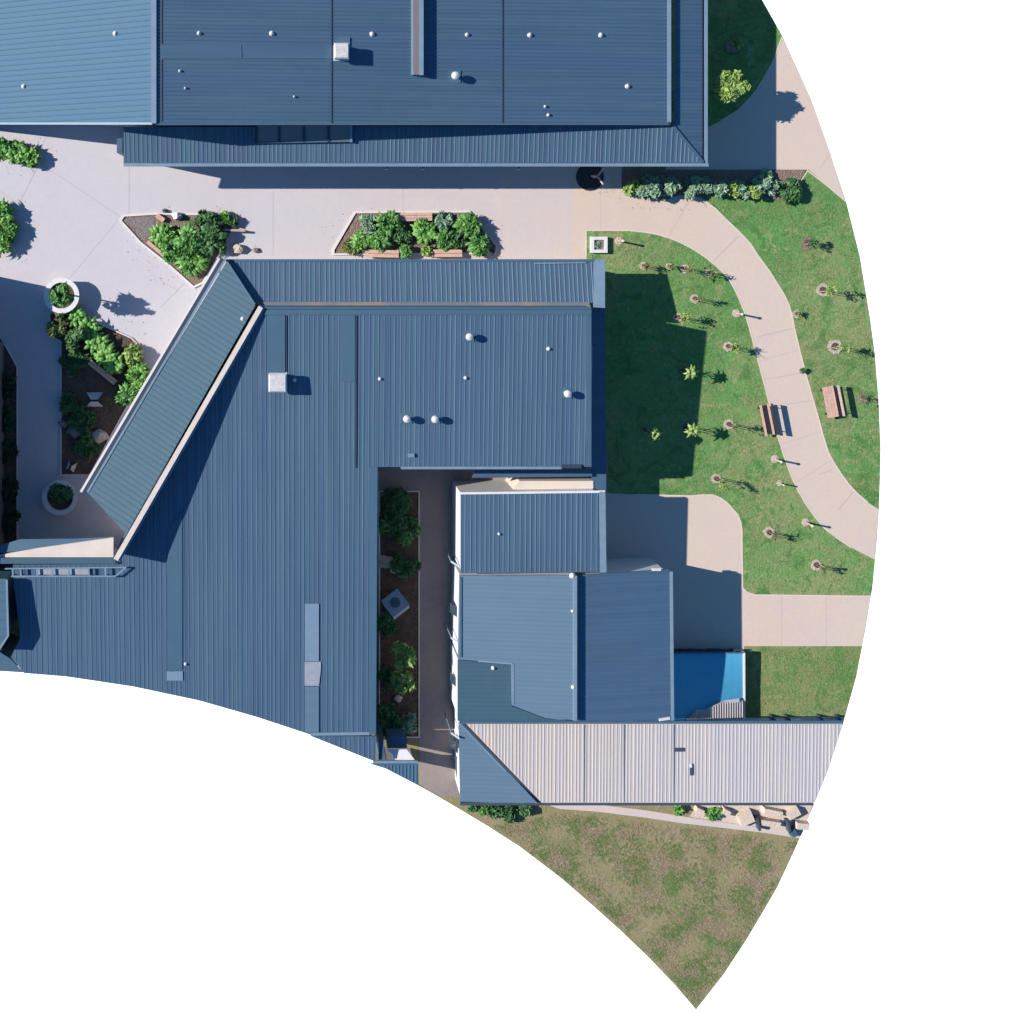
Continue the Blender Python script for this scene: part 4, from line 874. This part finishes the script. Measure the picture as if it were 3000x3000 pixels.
for i, (x, y, w, l_, a, lab) in enumerate(((2180, 2390, .9, .7, .4, 'big cream sandstone block at the left end of the row'), (2250, 2404, 1.3, .35, -.15, 'long low sandstone block in the front row'), (2258, 2372, 1.2, .35, -.2, 'long sandstone block close under the gutter'),
    (2318, 2376, .8, .45, .5, 'sandstone block under the right end of the gutter'), (2345, 2412, .8, .4, -.1, 'sandstone block nearest the right cut edge'), (2122, 2372, .5, .35, -.5, 'small sandstone block left of the big cream one'), (2045, 2368, .5, .3, -.4, 'small lone sandstone block by the grass strip'))):
    mb = MB(); c = G(x, y); mb.box(c, w, l_, .42, a, 0, .9); tag(mb.build('stone_block', M['sand']), lab, 'stone block', ST)
for i, (x, y) in enumerate(((2214, 2405), (2302, 2412))):
    mb = MB(); mb.box(G(x, y), .14, .7, .5, R(12)); tag(mb.build('short_post', M['frame']), ['left', 'right'][i] + ' black low divider between the sandstone blocks', 'divider', 'dividers between the sandstone blocks')
mb = MB(); mb.box(G(2318, 2432), .45, .5, .5, .4, 0, .6); tag(mb.build('crate', M['roof_teal']), 'small teal crate on the footway near the cut edge', 'crate')
shrub(1990, 2368, .35, .35, M['leaf_b'], 'low green tuft between covered way and footway, left', n=200); shrub(2095, 2382, .4, .4, M['leaf'], 'low green tuft between covered way and footway, right', n=250)

def inside(x, y, P):
    c = False; j = len(P) - 1
    for i in range(len(P)):
        if (P[i][1] > y) != (P[j][1] > y) and x < (P[j][0] - P[i][0]) * (y - P[i][1]) / (P[j][1] - P[i][1]) + P[i][0]: c = not c
        j = i
    return c
E_LAWN = [(1735, 690)] + [(x - 8, y + 6) for x, y in INNER[1:]] + [(2545, 1735), (2211, 1735), (2190, 1725), (2183, 1555), (2160, 1490), (2115, 1450), (1790, 1440)]
O_LAWN = [(2370, 510), (2475, 598), (2525, 828), (2568, 1180), (2570, 1400)] + [(x + 8, y) for x, y in OUTER[1:26]] + [(2060, 578), (2290, 572), (2340, 550)]
N_LAWN = [(2085, -80), (2228, 10), (2280, 105), (2210, 255), (2150, 320), (2085, 350)]
M_LAWN = [(2190, 1902), (2515, 1902), (2500, 1982), (2470, 2095), (2190, 2095)]
S_LAWN = [(1450, 2420), (1640, 2385), (1880, 2410), (2140, 2442), (2335, 2468), (2270, 2595), (2180, 2750), (2039, 2945), (1900, 2795), (1735, 2640), (1530, 2478)]
def tufts(name, P, n, mats, seed, ln=.11):
    rn = random.Random(seed); mb = MB(); xs = [p[0] for p in P]; ys = [p[1] for p in P]; k = 0
    while k < n:
        x, y = rn.uniform(min(xs), max(xs)), rn.uniform(min(ys), max(ys))
        if not inside(x, y, P): continue
        dn = mnoise.noise(Vector((x * .012, y * .012, seed)))
        if rn.random() > .55 + dn: continue
        k += 1; c = G(x, y, .012); m = 0 if mnoise.noise(Vector((x * .02, y * .02, seed + 9))) + rn.gauss(0, .15) > 0 else 1
        for _ in range(3):
            a = rn.uniform(0, 6.283); l = ln * rn.uniform(.5, 1.5); d = Vector((math.cos(a), math.sin(a), 0)); w = Vector((-d.y, d.x, 0)) * .016
            mb.add([c - w, c + w, c + d * l + Vector((0, 0, l * .3))], [[0, 1, 2]], m)
    struct(mb.build(name, mats), 'stuff')
M['bl1'] = mat('green_blades', (.10, .23, .065), .9, 0, .1); M['bl2'] = mat('straw_blades', (.18, .24, .095), .9, 0, .1); M['bl3'] = mat('brown_blades', (.29, .23, .15), .9, 0, .1); M['bl4'] = mat('deep_green_blades', (.13, .19, .065), .9, 0, .1)
tufts('grass', E_LAWN, 7000, [M['bl1'], M['bl2']], 1); tufts('grass', O_LAWN, 5000, [M['bl1'], M['bl2']], 2); tufts('grass', N_LAWN, 1500, [M['bl1'], M['bl4']], 3)
tufts('grass', M_LAWN, 2200, [M['bl1'], M['bl2']], 4); tufts('grass', S_LAWN, 7500, [M['bl4'], M['bl3']], 5, .15)
# fallen leaves and soil crumbs on the paving round the beds
rn = random.Random(77); mb = MB()
for cx, cy, rx, ry, n in ((560, 720, 190, 130, 150), (1210, 690, 280, 95, 170), (300, 960, 140, 90, 90), (60, 455, 110, 60, 60), (1950, 590, 150, 30, 60), (180, 880, 110, 80, 50), (40, 680, 70, 110, 50), (1750, 540, 60, 40, 40)):
    for _ in range(n):
        a = rn.uniform(0, 6.283); k = rn.uniform(.5, 1.0); c = G(cx + math.cos(a) * rx * k, cy + math.sin(a) * ry * k, .03); b = rn.uniform(0, 6.283); l = rn.uniform(.02, .05)
        u = Vector((math.cos(b), math.sin(b), 0)) * l; w = Vector((-u.y, u.x, .01)) * .5; mb.add([c - u, c + w, c + u, c - w], [[0, 1, 2, 3]], rn.choice((0, 0, 1)))
struct(mb.build('fallen_leaves', [M['bl3'], M['soil']]), 'stuff')
for o in D.objects:
    if '_w' in o: del o['_w']
